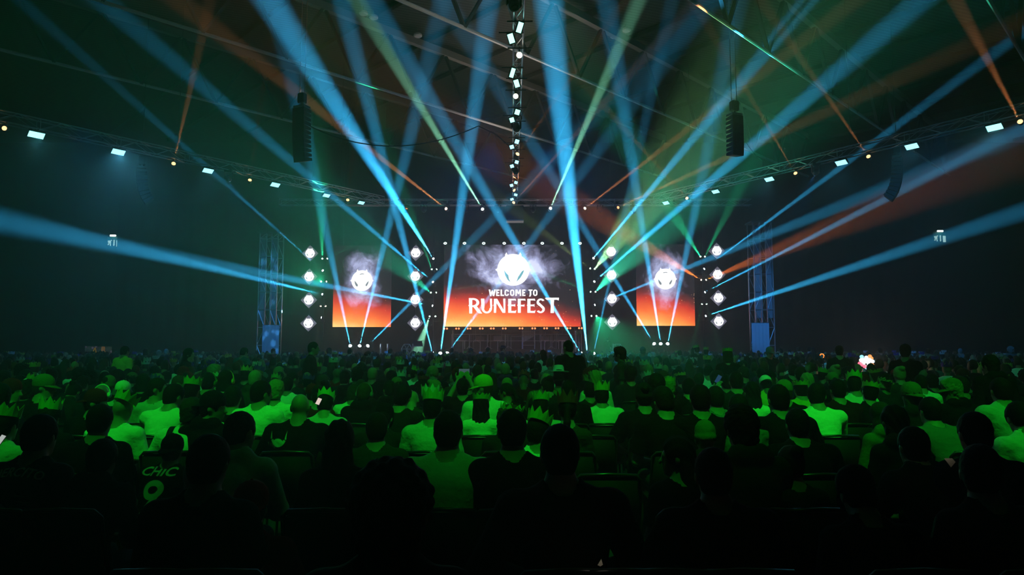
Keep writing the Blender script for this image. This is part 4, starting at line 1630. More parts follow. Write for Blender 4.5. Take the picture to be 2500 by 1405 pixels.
def pose(lean=10, yaw=0, pitch=6, roll=0, sw=.185, build=1.0, arms='lap', stand=False, twist=0, h=.0138, jaw=1.0, hem=.02, fem=False):
    """Builds one body with a short-sleeved and a long-sleeved top; returns their meshes and the head's place."""
    la = math.radians(lean)
    pz = .92 if stand else .53
    Pv = v3(0, 0, pz)
    sp = v3(0, math.sin(la), math.cos(la))
    N = Pv + sp * .50
    Rt = rot(twist)
    ax = Rt @ v3(1, 0, 0)
    Rh = rot(yaw, pitch, roll)
    nk = N + sp * .075 + v3(0, .022, .0)
    H = nk + Rh @ v3(0, .022, .095)
    Sh = [N - sp * .055 + ax * s * sw for s in (-1, 1)]
    fw = Rt @ v3(0, 1, 0)
    ex = {'lap': ((.06, .03, -.28), (-.13, .27, -.33)), 'knee': ((.05, .16, -.26), (-.12, .40, -.30)), 'cross': ((.06, .06, -.27), (-.26, .20, -.20)),
          'wide': ((.13, .05, -.26), (-.04, .26, -.36)), 'up': ((.03, .20, .05), (-.10, .26, .30)), 'side': ((.06, -.03, -.29), (.05, .06, -.54)),
          'hold': ((.05, .02, -.28), (-.10, .28, -.16))}
    E, W = [], []
    for i, s in enumerate((-1, 1)):
        a = arms
        if arms == 'point':
            a = 'point' if s == 1 else 'lap'
        if a == 'point':
            e, w = Sh[i] + ax * .10 + fw * .14 + v3(0, 0, -.03), Sh[i] + ax * .25 + fw * .26 + v3(0, 0, .19)
        else:
            q = ex[a]
            e = Sh[i] + ax * s * q[0][0] + fw * q[0][1] + v3(0, 0, q[0][2])
            w = Sh[i] + ax * s * q[1][0] + fw * q[1][1] + v3(0, 0, q[1][2])
        E.append(e)
        W.append(w)
    b = build
    torso = []

    def add_torso(sh, t=0):
        Rs = rot(twist, lean * 1.0)
        sh.ell(Pv + v3(0, -.01, .03), (.155 * b, .115 * b, .11), None, .05, tagn=LEG)
        sh.limb(Pv + v3(0, 0, .06), N - sp * .25, .118 * b, .122 * b, .05)
        sh.ell(N - sp * .20, (.150 * b, .108 * b, .17), Rs, .05)
        if fem:
            for s in (-1, 1):
                sh.ell(N - sp * .20 + fw * .095 + ax * s * .07, (.055, .05, .055), None, .03)
        else:
            sh.ell(N - sp * .13 - fw * .015, (.158 * b, .105 * b, .10), Rs, .05)
        for i, s in enumerate((-1, 1)):
            sh.limb(N - sp * .06, Sh[i] - ax * s * .01, .068, .060 * b, .04)
            sh.limb(nk - sp * .005, Sh[i] - ax * s * .06, .040, .040, .05)

    body = Shape()
    add_torso(body)
    body.limb(N - sp * .03, nk + Rh @ v3(0, .01, .05), .062 * (.9 if fem else 1), .054 * (.88 if fem else 1), .03)
    for i, s in enumerate((-1, 1)):
        body.limb(Sh[i], E[i], .052 * b, .040 * b, .03)
        body.limb(E[i], W[i], .041 * b, .027, .015)
        fd = W[i] - E[i]
        fd = fd / np.linalg.norm(fd)
        upv = v3(0, 0, 1) if abs(fd[2]) < .8 else -fw
        hand_prims(body, W[i], fd, upv - fd * (upv @ fd), -s if arms != 'up' else s)
    for s in (-1, 1):
        J = Pv + v3(s * .09, 0, -.02)
        if stand:
            Kn, An = v3(s * .10, .02, .49), v3(s * .11, -.01, .09)
            body.limb(J, Kn, .088 * b, .058, .04, tagn=LEG)
            body.limb(Kn, An, .058, .040, .03, tagn=LEG)
        else:
            Kn, An = v3(s * .13, .44, .50), v3(s * .14, .42, .09)
            body.limb(J + v3(0, 0, .01), Kn, .085 * b, .060, .04, tagn=LEG)
            body.limb(Kn, An, .060, .042, .03, tagn=LEG)
        body.limb(An + v3(0, -.03, -.045), An + v3(0, .15, -.05), .042, .036, .02, tagn=SHOE)
    head_prims(body, H, Rh, jaw)
    ext = .95 if stand else .8
    lo, hi = v3(-.52, -.32, -.02), v3(.60, .78, H[2] + .16)
    if arms in ('up', 'point'):
        hi[2] += .2
    V, Q = surface(lambda p: body(p), lo, hi, h)
    lab = body.nearest(V[Q].mean(1))
    me = np_mesh('body', V, Q, lab)

    def top(long_, hood):
        sh = Shape()
        add_torso(sh)
        for i, s in enumerate((-1, 1)):
            if long_:
                sh.limb(Sh[i], E[i], .060 * b, .050 * b, .03)
                sh.limb(E[i], E[i] + (W[i] - E[i]) * .95, .050 * b, .036, .02, flat=True)
            else:
                sh.limb(Sh[i], Sh[i] + (E[i] - Sh[i]) * .72, .060 * b, .062 * b, .03, flat=True)
        if hood:
            Rs = rot(twist, lean)
            sh.ell(nk - fw * .075 + v3(0, 0, -.045), (.125, .055, .060), Rs, .02)
            for s in (-1, 1):
                sh.limb(nk - fw * .06 + ax * s * .06 + v3(0, 0, -.02), N + fw * .07 + ax * s * .05 + v3(0, 0, -.01), .038, .03, .02)
        sh.cut(Pv + v3(0, 0, -.05 if stand else -.0), (0, 0, -1))
        nr = .066 if not hood else .072
        a0, b0 = N - sp * .012, H

        def f(p):
            d = sh(p, grow=.012)
            fold = .0022 * np.sin(p[:, 2] * 88 + 9 * np.sin(p[:, 0] * 11 + 2.2 * np.sin(p[:, 2] * 13 + lean)) + p[:, 0] * 25) * np.clip(.25 + 1.2 * np.sin(p[:, 2] * 17 + p[:, 0] * 14 + lean) , 0, 1)
            d = d + fold
            e = Shape._d(sh, ('l', a0, b0, (nr, nr + .03, False)), p)
            return np.maximum(d, -e)
        V, Q = surface(f, lo, hi, h)
        return np_mesh('shirt', V, Q)

    M = Matrix([[*Rh[i], H[i]] for i in range(3)] + [[0, 0, 0, 1]])
    return {'body': me, 'tee': top(False, False), 'long': top(True, False), 'hood': top(True, True) if not stand or True else None, 'head': M,
            'top': H[2] + .118, 'W': W, 'E': E, 'N': N, 'H': H, 'stand': stand}


POSES = {
    'up': pose(8), 'up_l': pose(9, -38, 4, arms='cross'), 'up_r': pose(9, 40, 4), 'tilt': pose(12, 8, 4, 13, arms='lap'),
    'hunch': pose(30, 0, 2, arms='knee', build=1.08, sw=.19), 'hunch_l': pose(25, -24, 10, arms='knee'), 'hunch_r': pose(25, 28, 10, arms='knee'),
    'broad': pose(13, 3, 5, arms='wide', build=1.17, sw=.205, jaw=1.08), 'broad_l': pose(15, -14, 12, -5, arms='lap', build=1.15, sw=.2, jaw=1.08),
    'slim': pose(9, 0, 5, sw=.155, build=.88, fem=True, jaw=.92), 'slim_r': pose(9, 78, 2, sw=.155, build=.88, fem=True, jaw=.92),
    'slim_l': pose(10, -76, 4, sw=.155, build=.88, fem=True, jaw=.92), 'prof_r': pose(10, 82, 4), 'prof_l': pose(10, -80, 6),
    'down': pose(18, 4, 34, arms='hold'), 'photo': pose(4, 0, -6, arms='up', h=.010), 'point': pose(12, 10, 2, arms='point', h=.010),
    'stand': pose(2, 0, 4, arms='side', stand=True), 'stand_hold': pose(5, 8, 14, arms='hold', stand=True),
    'stand_slim': pose(2, 0, 6, arms='hold', stand=True, sw=.158, build=.88, fem=True, jaw=.92), 'stand_broad': pose(3, -6, 4, arms='side', stand=True, build=1.16, sw=.205),
}


# hair and headgear, all in the head's own axes (x right, y forward, z up)
def hair(kind):
    s = Shape()
    face = ((0, .125, -.035), (.088, .085, .118))
    c = (0, -.014, .024)
    lo, hi = v3(-.2, -.24, -.46), v3(.2, .2, .24)
    h = .009
    bump = lambda p: .0025 * np.sin(p[:, 0] * 160 + 3 * np.sin(p[:, 2] * 70)) * np.sin(p[:, 1] * 120)
    if kind == 'short':
        s.ell(c, (.086, .106, .106), None, .02).ell((0, -.05, -.04), (.066, .06, .07), None, .03)
    elif kind == 'crop':
        s.ell(c, (.080, .100, .101), None, .02).ell((0, -.05, -.035), (.062, .055, .06), None, .03)
    elif kind == 'thick':
        s.ell((0, -.012, .035), (.096, .115, .115), None, .02).ell((0, -.05, -.05), (.075, .065, .08), None, .03).ell((.02, .05, .1), (.05, .05, .035), None, .03)
        bump = lambda p: .005 * np.sin(p[:, 0] * 90 + 3 * np.sin(p[:, 2] * 60)) * np.sin(p[:, 1] * 80 + p[:, 2] * 50)
    elif kind == 'curly':
        s.ell((0, -.02, .03), (.125, .132, .128), None, .02).ell((0, -.06, -.06), (.10, .08, .08), None, .03)
        bump = lambda p: .012 * np.sin(p[:, 0] * 85) * np.sin(p[:, 1] * 80) * np.sin(p[:, 2] * 75)
    elif kind == 'bob':
        s.ell(c, (.092, .110, .110), None, .02).ell((0, -.035, -.09), (.100, .075, .10), None, .04)
    elif kind == 'long':
        s.ell(c, (.090, .110, .110), None, .02).ell((0, -.055, -.12), (.098, .062, .15), None, .04).ell((0, -.085, -.27), (.105, .045, .15), None, .05)
        bump = lambda p: .004 * np.sin(p[:, 0] * 130 + 4 * np.sin(p[:, 2] * 16))
    elif kind == 'bun':
        s.ell(c, (.084, .104, .105), None, .02).ell((0, -.10, .09), (.045, .045, .042), None, .015).ell((0, -.05, -.035), (.062, .055, .06), None, .03)
    elif kind == 'tail':
        s.ell(c, (.084, .104, .105), None, .02).limb((0, -.11, .03), (0, -.15, -.10), .032, .03, .02).limb((0, -.15, -.10), (0, -.12, -.24), .03, .012, .02)

    def f(p):
        d = s(p) + bump(p)
        x = p - np.array(face[0])
        r = np.array(face[1])
        k0 = np.sqrt(((x / r) ** 2).sum(1))
        k1 = np.sqrt(((x / r ** 2) ** 2).sum(1)) + 1e-9
        e = k0 * (k0 - 1) / k1
        d = np.maximum(d, -e)
        if kind in ('short', 'crop', 'thick', 'bun', 'tail'):
            m = np.maximum(np.abs(p[:, 0]) * 0 + (p[:, 2] * -1 - .085), -1)
            d = np.maximum(d, m if kind != 'tail' else np.where(p[:, 1] > -.115, m, -1))
            for sx in (-1, 1):
                q = p - np.array((sx * .085, .01, -.03))
                d = np.maximum(d, .030 - np.sqrt((q[:, 0] * .8) ** 2 + q[:, 1] ** 2 + (q[:, 2] * .75) ** 2))
        return d
    V, Q = surface(f, lo, hi, h)
    return np_mesh('hair', V, Q)


HAIR = {k: hair(k) for k in ('short', 'crop', 'thick', 'curly', 'bob', 'long', 'bun', 'tail')}


def crown_mesh(n=9, tall=.068, band=.048, tilt=0.0, seed=0, sag=0.0):
    """A paper crown: a band with zigzag points, two-sided and a millimetre thick."""
    r = random.Random(seed)
    vs_, fs = [], []
    m = n * 2
    rows = []
    for wall, rad in ((0, 0), (1, -.0025)):
        lo_, hi_ = [], []
        for i in range(m):
            t = 2 * math.pi * i / m
            wob = .004 * math.sin(3 * t + seed)
            rx, ry = .092 + rad + wob, .110 + rad + wob
            tip = i % 2 == 1
            z1 = band * .75 + (tall * (1 - sag * r.random()) if tip else .012)
            k_ = 1.0 + (.10 if tip else .02)
            lo_.append((rx * math.cos(t), -.012 + ry * math.sin(t), 0))
            hi_.append((rx * k_ * math.cos(t), -.012 + ry * k_ * math.sin(t), z1))
        rows.append((lo_, hi_))
    vs_ = rows[0][0] + rows[0][1] + rows[1][0] + rows[1][1]
    for i in range(m):
        j = (i + 1) % m
        fs += [(i, j, m + j, m + i), (2 * m + j, 2 * m + i, 3 * m + i, 3 * m + j), (m + i, m + j, 3 * m + j, 3 * m + i), (j, i, 2 * m + i, 2 * m + j)]
    M = Matrix.Translation((0, 0, .062)) @ Matrix.Rotation(math.radians(-8 + tilt), 4, 'X')
    me = bpy.data.meshes.new('crown')
    me.from_pydata([M @ Vector(v) for v in vs_], [], fs)
    return me


def cap_mesh(back=False):
    s = -1 if back else 1
    mb = MB()
    prof = [(.096, -.01), (.1, .01), (.099, .04), (.09, .075), (.066, .105), (.034, .122), (.008, .127)]
    Mx = Matrix.Translation((0, -.014, .028)) @ Matrix.Diagonal((.93, 1.12, 1, 1))
    vs_ = []
    k = 20
    for r, z in prof:
        for i in range(k):
            t = 2 * math.pi * i / k
            vs_.append(Mx @ Vector((r * math.cos(t), r * math.sin(t), z)))
    fs = [(j * k + i, j * k + (i + 1) % k, (j + 1) * k + (i + 1) % k, (j + 1) * k + i) for j in range(len(prof) - 1) for i in range(k)]
    fs.append(tuple((len(prof) - 1) * k + i for i in range(k)))
    mb.add(vs_, fs)
    vis = []
    for lay in (0, -.006):
        for i in range(13):
            t = math.radians(20 + 140 * i / 12)
            vis.append(Mx @ Vector((.094 * math.cos(t), s * .094 * math.sin(t), .002 + lay)))
        for i in range(13):
            t = math.radians(20 + 140 * i / 12)
            vis.append(Mx @ Vector((.098 * math.cos(t), s * (.094 * math.sin(t) + .062 * math.sin(math.pi * i / 12) + .012), -.018 + lay + .012 * math.cos(2 * t))))
    f2 = []
    for lay in (0, 26):
        f2 += [(lay + i, lay + i + 1, lay + 14 + i, lay + 13 + i) for i in range(12)]
    f2 += [(13 + i, 14 + i, 40 + i, 39 + i) for i in range(12)]
    mb.add(vis, f2)
    mb.lathe([(.008, 0), (.008, .006), (.002, .009)], 8, None, (0, -.014, .152))
    return mb.mesh('cap', True)


def hat_mesh():
    return MB().lathe([(.185, .035), (.19, .042), (.12, .052), (.098, .06), (.094, .12), (.075, .152), (.03, .160), (.005, .158)], 24, Matrix.Diagonal((.95, 1.1, 1)).to_3x3()).mesh('sun_hat', True)


def beanie_mesh():
    return MB().lathe([(.088, -.03), (.094, -.028), (.095, .02), (.090, .024), (.093, .05), (.084, .09), (.055, .128), (.02, .145), (.004, .147)], 20, Matrix.Diagonal((.93, 1.14, 1)).to_3x3(), (0, -.014, .015)).mesh('beanie', True)


def phones_mesh():
    mb = MB()
    pts = [(.098 * math.cos(t), -.005, .0 + .125 * math.sin(t)) for t in np.linspace(0, math.pi, 15)]
    mb.path(pts, .009, 8)
    for s in (-1, 1):
        mb.lathe([(.02, -.018), (.036, -.014), (.038, .006), (.028, .016)], 14, Matrix.Rotation(s * math.pi / 2, 3, 'Y'), (s * .090, -.005, -.012))
    return mb.mesh('headphones', True)


GEAR = {'crown': crown_mesh(9, seed=1), 'crown_tall': crown_mesh(8, .082, .055, 0, 3), 'crown_tilt': crown_mesh(9, .07, .05, -14, 5, .3), 'crown_low': crown_mesh(11, .045, .036, 4, 7, .3),
        'cap': cap_mesh(), 'cap_back': cap_mesh(True), 'hat': hat_mesh(), 'beanie': beanie_mesh(), 'headphones': phones_mesh()}
for me in GEAR.values():
    me.materials.append(None)
for me in HAIR.values():
    me.materials.append(None)
for q in POSES.values():
    for _ in range(3):
        q['body'].materials.append(None)
    for k_ in ('tee', 'long', 'hood'):
        q[k_].materials.append(None)

CL = {'black': (.005, .005, .0055), 'charcoal': (.014, .014, .015), 'navy': (.006, .008, .022), 'grey': (.16, .16, .17), 'white': (.80, .80, .78), 'pale grey': (.45, .46, .46), 'dark green': (.010, .03, .012),
      'olive': (.14, .15, .05), 'dark red': (.14, .008, .008), 'teal': (.03, .14, .14), 'yellow': (.62, .55, .06), 'brown': (.05, .03, .018), 'purple': (.06, .02, .12), 'red': (.35, .012, .012)}
HC = {'black': (.006, .005, .005), 'dark brown': (.016, .010, .007), 'brown': (.045, .026, .014), 'blond': (.30, .22, .10), 'red': (.12, .03, .01), 'grey': (.2, .2, .2)}
CLM = lambda c: mat('cloth_' + c.replace(' ', '_'), CL[c],   .9, spec=.06, bump=(22, .5, .02))
HM = lambda c: mat('hair_' + c.replace(' ', '_'), HC[c], .75, spec=.10, bump=(90, .6, .004))
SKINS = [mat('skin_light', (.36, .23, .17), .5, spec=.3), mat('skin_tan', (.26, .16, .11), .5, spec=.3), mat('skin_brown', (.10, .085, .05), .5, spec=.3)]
PAPER = {'yellow': mat('paper_yellow', (.46, .42, .05), .7), 'white': mat('paper_white', (.55, .55, .53), .7), 'red': mat('paper_red', (.5, .02, .02), .7), 'purple': mat('paper_purple', (.10, .03, .3), .7),
         'green': mat('paper_green', (.16, .40, .04), .7)}
HEADM = {'black': CLM('black'), 'navy': CLM('navy'), 'yellow': CLM('yellow'), 'white': CLM('white'), 'grey': CLM('grey'), 'red': CLM('red'), 'olive': CLM('olive'), 'charcoal': CLM('charcoal')}
TROU = [mat('trousers_black', (.012, .012, .014), .8), mat('trousers_denim', (.02, .03, .06), .8)]
SHOEM = mat('shoe_dark', (.02, .02, .02), .6)


def slot(o, i, m):
    o.material_slots[i].link = 'OBJECT'
    o.material_slots[i].material = m


def kid(name, me, parent, m, M=None):
    o = bpy.data.objects.new(name, me)
    COL.objects.link(o)
    o.parent = parent
    slot(o, 0, m)
    if M is not None:
        o.matrix_local = M
    return o


PEOPLE = []


def person(x, y, posen, zh=None, face=0.0, top='tee', shirt='black', hairk='short', hairc='dark brown', gear=None, gearc=None, skin=0, label=None, group=None, seedj=0, z0=0.0):
    q = POSES[posen]
    sc = 1.0 if zh is None else max(.84, min(1.13, (zh - z0) / q['top']))
    o = bpy.data.objects.new('person', q['body'])
    COL.objects.link(o)
    o.location = (x, y, z0)
    o.rotation_euler = (0, 0, math.radians(-face))
    o.scale = (sc,) * 3
    slot(o, 0, SKINS[skin])
    slot(o, 1, TROU[seedj % 2])
    slot(o, 2, SHOEM)
    s = kid('hoodie' if top == 'hood' else 'shirt', q[top], o, CLM(shirt))
    if hairk:
        h = kid('hair', HAIR[hairk], o, HM(hairc), q['head'])
    if gear:
        gm = PAPER[gearc] if gear.startswith('crown') else HEADM[gearc or 'black']
        g = kid({'crown': 'paper_crown', 'cap': 'cap', 'hat': 'sun_hat', 'beanie': 'beanie', 'headphones': 'headphones'}[gear.split('_')[0]], GEAR[gear], o, gm, q['head'])
    tag(o, label, 'person', group)
    PEOPLE.append(o)
    return o


# ------------------------------------------------------------------ seating
CHM = mat('chair_black', (.010, .010, .011), .75, spec=.2, bump=(40, .2, .004))
CHF = mat('chair_frame', (.05, .05, .052), .25, metal=.6)


def chair_meshes():
    out = {}
    out['seat'] = MB().bevbox((0, .05, .43), (.44, .44, .06), .022).mesh('seat', True)
    b = MB()
    b.bevbox((0, 0, 0), (.44, .045, .40), .02, Matrix.Rotation(math.radians(9), 3, 'X'))
    b.v = [(x, y - .20, z + .645) for x, y, z in b.v]
    out['backrest'] = b.mesh('backrest', True)
    f = MB().path([(-.225, -.12, .44), (-.225, -.185, .62), (-.222, -.235, .82), (-.19, -.245, .855), (0, -.247, .862), (.19, -.245, .855), (.222, -.235, .82), (.225, -.185, .62), (.225, -.12, .44)], .012, 8)
    out['back_frame'] = f.mesh('back_frame', True)
    for s, t, k in ((-1, -1, 'a'), (1, -1, 'b'), (-1, 1, 'c'), (1, 1, 'd')):
        out['leg' + k] = MB().tube((s * .2, .05 + t * .19, .41), (s * .225, .05 + t * .24, 0), .013, .011).mesh('leg', True)
    for k, m in out.items():
        m.materials.append(CHM if k in ('seat', 'backrest') else CHF)
    return out


CM = chair_meshes()
_all = MB()
for k_, m_ in CM.items():
    _all.m = 0 if k_ in ('seat', 'backrest') else 1
    _all.add([tuple(v.co) for v in m_.vertices], [tuple(p.vertices) for p in m_.polygons])
CHAIR_ONE = _all.mesh('chair', True)
CHAIR_ONE.materials.append(CHM)
CHAIR_ONE.materials.append(CHF)
CHAIRS = []


def chair(x, y, rowi, full, rz=0.0, taken=True):
    if full:
        r = empty('conference_chair', (x, y, 0), rz)
        for k, m in CM.items():
            o = bpy.data.objects.new('leg' if k.startswith('leg') else k, m)
            COL.objects.link(o)
            o.parent = r
    else:
        r = obj('conference_chair', CHAIR_ONE)
        r.location = (x, y, 0)
        r.rotation_euler = (0, 0, rz)
    CHAIRS.append((r, rowi, x / y, taken))
    return r


ROW0, PITCHY = 3.02, 1.0
SEATED = []                                   # (row, px, person, chair, phrase)
TAKEN = {}


def nice(top, shirt, hairk, hairc, gear, gearc):
    t = {'tee': 'T-shirt', 'long': 'sweater', 'hood': 'hoodie'}[top]
    a = 'person in %s %s' % (shirt, t)
    if gear:
        g = gear.split('_')[0]
        n = {'crown': '%s paper crown' % gearc, 'cap': '%s cap' % gearc, 'hat': 'wide %s sun hat' % gearc, 'beanie': '%s beanie' % gearc, 'headphones': 'headphones'}[g]
        return a + ' with ' + n
    n = {'short': 'short %s hair', 'crop': 'cropped %s hair', 'thick': 'thick %s hair', 'curly': 'big curly %s hair', 'bob': 'chin-length %s hair', 'long': 'long %s hair', 'bun': '%s hair in a bun',
         'tail': '%s ponytail', None: 'shaved head'}[hairk]
    return a + ' with ' + (n % hairc if '%' in n else n)


def seat(px, py, r, posen='up', top='tee', shirt='black', hairk='short', hairc='dark brown', gear=None, gearc='yellow', skin=0, face=None, chair_=True, phrase=None):
    q = POSES[posen]
    y = ROW0 + r * PITCHY
    hy = y + q['H'].y if hasattr(q['H'], 'y') else y + q['H'][1]
    zh = P(px, py, hy).z
    if gear and gear.startswith('crown'):
        zh -= .05
    if gear in ('hat', 'cap', 'cap_back', 'beanie'):
        zh -= .03
    x = P(px, py, hy).x - q['H'][0]
    fc = face if face is not None else rnd.uniform(-7, 7)
    o = person(x, y, posen, zh, fc, top, shirt, hairk, hairc, gear, gearc, skin, None, 'seated audience', seedj=int(px))
    if chair_:
        chair(x, y - .0, r, r <= 4, math.radians(-fc * .3))
    TAKEN.setdefault(r, []).append(x)
    SEATED.append((r, px, o, phrase or nice(top, shirt, hairk, hairc, gear, gearc)))
    return o


H = {}
# nearest rows, placed after the photograph: px, py of the head's top, row
H['afro'] = seat(960, 1150, -1, 'up', 'tee', 'black', 'curly', 'dark brown')
seat(1375, 1042, 0, 'broad', 'long', 'charcoal', 'short', 'black')
seat(511, 1066, 0, 'up', 'tee', 'black', 'short', 'black')
seat(640, 1168, 0, 'hunch', 'tee', 'dark red', 'short', 'dark brown', 'cap_back', 'red')
seat(1738, 1098, 0, 'broad', 'tee', 'black', 'short', 'dark brown')
seat(2088, 1136, 0, 'down', 'long', 'charcoal', 'short', 'black', 'cap', 'charcoal')
seat(2400, 1090, 0, 'up_r', 'tee', 'black', 'short', 'black')
H['man'] = seat(1095, 1006, 1, 'broad', 'tee', 'pale grey', 'short', 'dark brown')
H['kid'] = seat(432, 1063, 2, 'hunch', 'tee', 'black', 'short', 'brown', 'cap_back', 'black', chair_=False, face=0)
H['raglan'] = seat(600, 1008, 1, 'hunch_r', 'hood', 'pale grey', 'crop', 'dark brown')
seat(1650, 1070, 1, 'slim_l', 'tee', 'black', 'long', 'dark brown', None, 'yellow')
seat(1815, 1000, 1, 'up', 'hood', 'dark green', 'thick', 'dark brown')
seat(1930, 1090, 1, 'slim', 'tee', 'dark green', 'bun', 'brown')
seat(2228, 1045, 1, 'hunch', 'hood', 'charcoal', 'short', 'black')
H['jacket'] = seat(98, 1016, 1, 'up', 'long', 'black', 'short', 'black')
seat(1255, 1003, 1, 'up', 'tee', 'black', 'short', 'black')
seat(835, 1030, 1, 'slim', 'tee', 'black', 'long', 'black')
seat(255, 1075, 1, 'up', 'hood', 'black', 'short', 'black', skin=2)
seat(2370, 1010, 1, 'up', 'tee', 'navy', 'short', 'black')
H['strap'] = seat(470, 978, 3, 'broad', 'tee', 'white', 'thick', 'brown', face=0)
seat(1718, 1027, 2, 'up', 'hood', 'charcoal', None, 'black', 'beanie', 'olive')
seat(1945, 1000, 2, 'broad', 'tee', 'black', 'short', 'black')
seat(2478, 985, 2, 'down', 'tee', 'white', 'short', 'black')
seat(252, 990, 2, 'up', 'tee', 'black', 'short', 'black')
seat(14, 985, 2, 'up', 'tee', 'pale grey', 'short', 'dark brown', 'crown', 'green')
seat(1318, 1000, 2, 'up_r', 'tee', 'white', 'short', 'dark brown', 'crown_tilt', 'yellow')
seat(925, 1010, 2, 'up', 'long', 'dark green', 'short', 'dark brown')
seat(130, 975, 3, 'up', 'tee', 'black', 'thick', 'dark brown', 'crown_tall', 'green')
seat(305, 955, 3, 'tilt', 'tee', 'white', None, 'brown', 'crown_tilt', 'green')
seat(521, 955, 3, 'prof_r', 'hood', 'black', 'short', 'black', 'cap_back', 'navy')
H['skull'] = seat(738, 962, 3, 'broad', 'long', 'black', None, 'brown')
seat(937, 985, 3, 'down', 'tee', 'charcoal', 'short', 'black', 'cap', 'black')
seat(1055, 950, 3, 'up', 'tee', 'pale grey', 'short', 'black', 'crown', 'green')
seat(1620, 946, 3, 'broad_l', 'tee', 'black', 'short', 'dark brown')
seat(1708, 942, 3, 'up', 'tee', 'black', 'short', 'black')
seat(1905, 942, 3, 'broad', 'tee', 'black', 'short', 'black')
seat(2150, 985, 3, 'slim', 'hood', 'olive', 'bob', 'brown')
seat(2275, 972, 3, 'hunch', 'tee', 'grey', 'short', 'black')
seat(1800, 965, 3, 'up', 'tee', 'grey', 'short', 'dark brown')
H['white'] = seat(640, 932, 4, 'up_r', 'tee', 'white', 'short', 'black')
H['phonelit'] = seat(808, 953, 4, 'down', 'tee', 'pale grey', 'short', 'black', 'crown', 'green', face=-12)
seat(1176, 952, 4, 'slim', 'tee', 'white', 'long', 'black', 'crown_low', 'green')
seat(1050, 944, 4, 'up', 'tee', 'black', 'short', 'black', 'crown_tall', 'white')
seat(1320, 955, 4, 'up', 'tee', 'pale grey', 'short', 'dark brown', 'crown', 'green')
seat(1747, 945, 4, 'up', 'tee', 'grey', 'short', 'dark brown')
seat(1990, 938, 4, 'hunch_r', 'tee', 'white', 'short', 'black')
H['green'] = seat(2440, 925, 4, 'broad', 'tee', 'pale grey', 'short', 'black')
H['ohi'] = seat(572, 944, 4, 'up', 'tee', 'black', 'short', 'dark brown')
seat(237, 950, 4, 'prof_r', 'tee', 'black', 'short', 'dark red' if False else 'dark brown', 'cap_back', 'red')
seat(425, 940, 4, 'hunch_r', 'tee', 'white', 'short', 'black')
seat(980, 940, 4, 'tilt', 'tee', 'charcoal', 'short', 'black')
H['five'] = seat(1465, 934, 5, 'hunch', 'tee', 'white', 'short', 'dark brown', 'crown_tall', 'yellow')
seat(1180, 916, 5, 'prof_l', 'tee', 'white', 'short', 'brown', 'cap', 'yellow')
seat(1385, 930, 5, 'up', 'tee', 'black', 'short', 'black')
seat(1605, 918, 5, 'up', 'tee', 'black', 'thick', 'dark brown')
seat(1835, 935, 5, 'slim', 'tee', 'white', 'long', 'black')
seat(1912, 928, 5, 'up', 'tee', 'black', 'short', 'brown', 'cap', 'olive')
seat(2045, 928, 5, 'up', 'tee', 'dark red', 'short', 'black')
seat(2122, 925, 5, 'tilt', 'tee', 'black', 'short', 'black', 'crown_low', 'yellow')
seat(112, 915, 5, 'prof_r', 'tee', 'black', 'short', 'brown', 'cap', 'olive')
seat(30, 925, 5, 'prof_r', 'tee', 'black', 'short', 'dark brown', 'cap_back', 'red')
seat(385, 925, 5, 'slim_r', 'tee', 'pale grey', 'short', 'dark brown')
seat(470, 920, 5, 'up', 'tee', 'black', 'short', 'black', 'crown', 'green')
seat(1452, 906, 7, 'slim', 'tee', 'white', 'long', 'blond')
H['photo'] = seat(1130, 925, 6, 'photo', 'tee', 'black', 'short', 'black', face=0)
seat(1632, 915, 6, 'up', 'tee', 'black', 'thick', 'blond', 'crown_low', 'yellow')
H['point'] = seat(1680, 925, 6, 'point', 'tee', 'black', 'short', 'black', face=0)
seat(1795, 910, 6, 'up', 'tee', 'charcoal', 'short', 'black')
seat(1952, 922, 6, 'hunch', 'tee', 'yellow', 'short', 'black', 'crown_low', 'yellow')
seat(2085, 910, 6, 'hunch_r', 'tee', 'white', 'short', 'dark brown', 'crown_tilt', 'green')
seat(510, 912, 6, 'up', 'tee', 'black', 'short', 'black', 'headphones', 'olive')
seat(550, 906, 6, 'up', 'tee', 'black', 'bob', 'dark brown', 'headphones', 'yellow')
seat(300, 930, 6, 'up', 'tee', 'pale grey', None, 'brown', 'cap', 'white')
seat(1334, 911, 7, 'hunch', 'tee', 'olive', None, 'brown')
seat(1363, 893, 9, 'up', 'tee', 'white', 'short', 'dark brown', 'hat', 'white')

# the rest of the near rows
LIMIT = 246
DARK = ['black'] * 9 + ['charcoal'] * 4 + ['navy'] * 3 + ['dark green', 'brown', 'dark red', 'purple']
MIDC = ['grey', 'olive', 'teal', 'pale grey', 'yellow', 'red']
PN = ['up'] * 5 + ['up_l', 'up_r', 'tilt', 'hunch', 'hunch_l', 'hunch_r', 'broad', 'broad', 'broad_l', 'down', 'prof_r', 'prof_l']
GAP = {0: (1420, 1640), 1: (1330, 1610), 2: (1400, 1660), 3: (1395, 1580), 4: (1400, 1560)}
AIS = 0


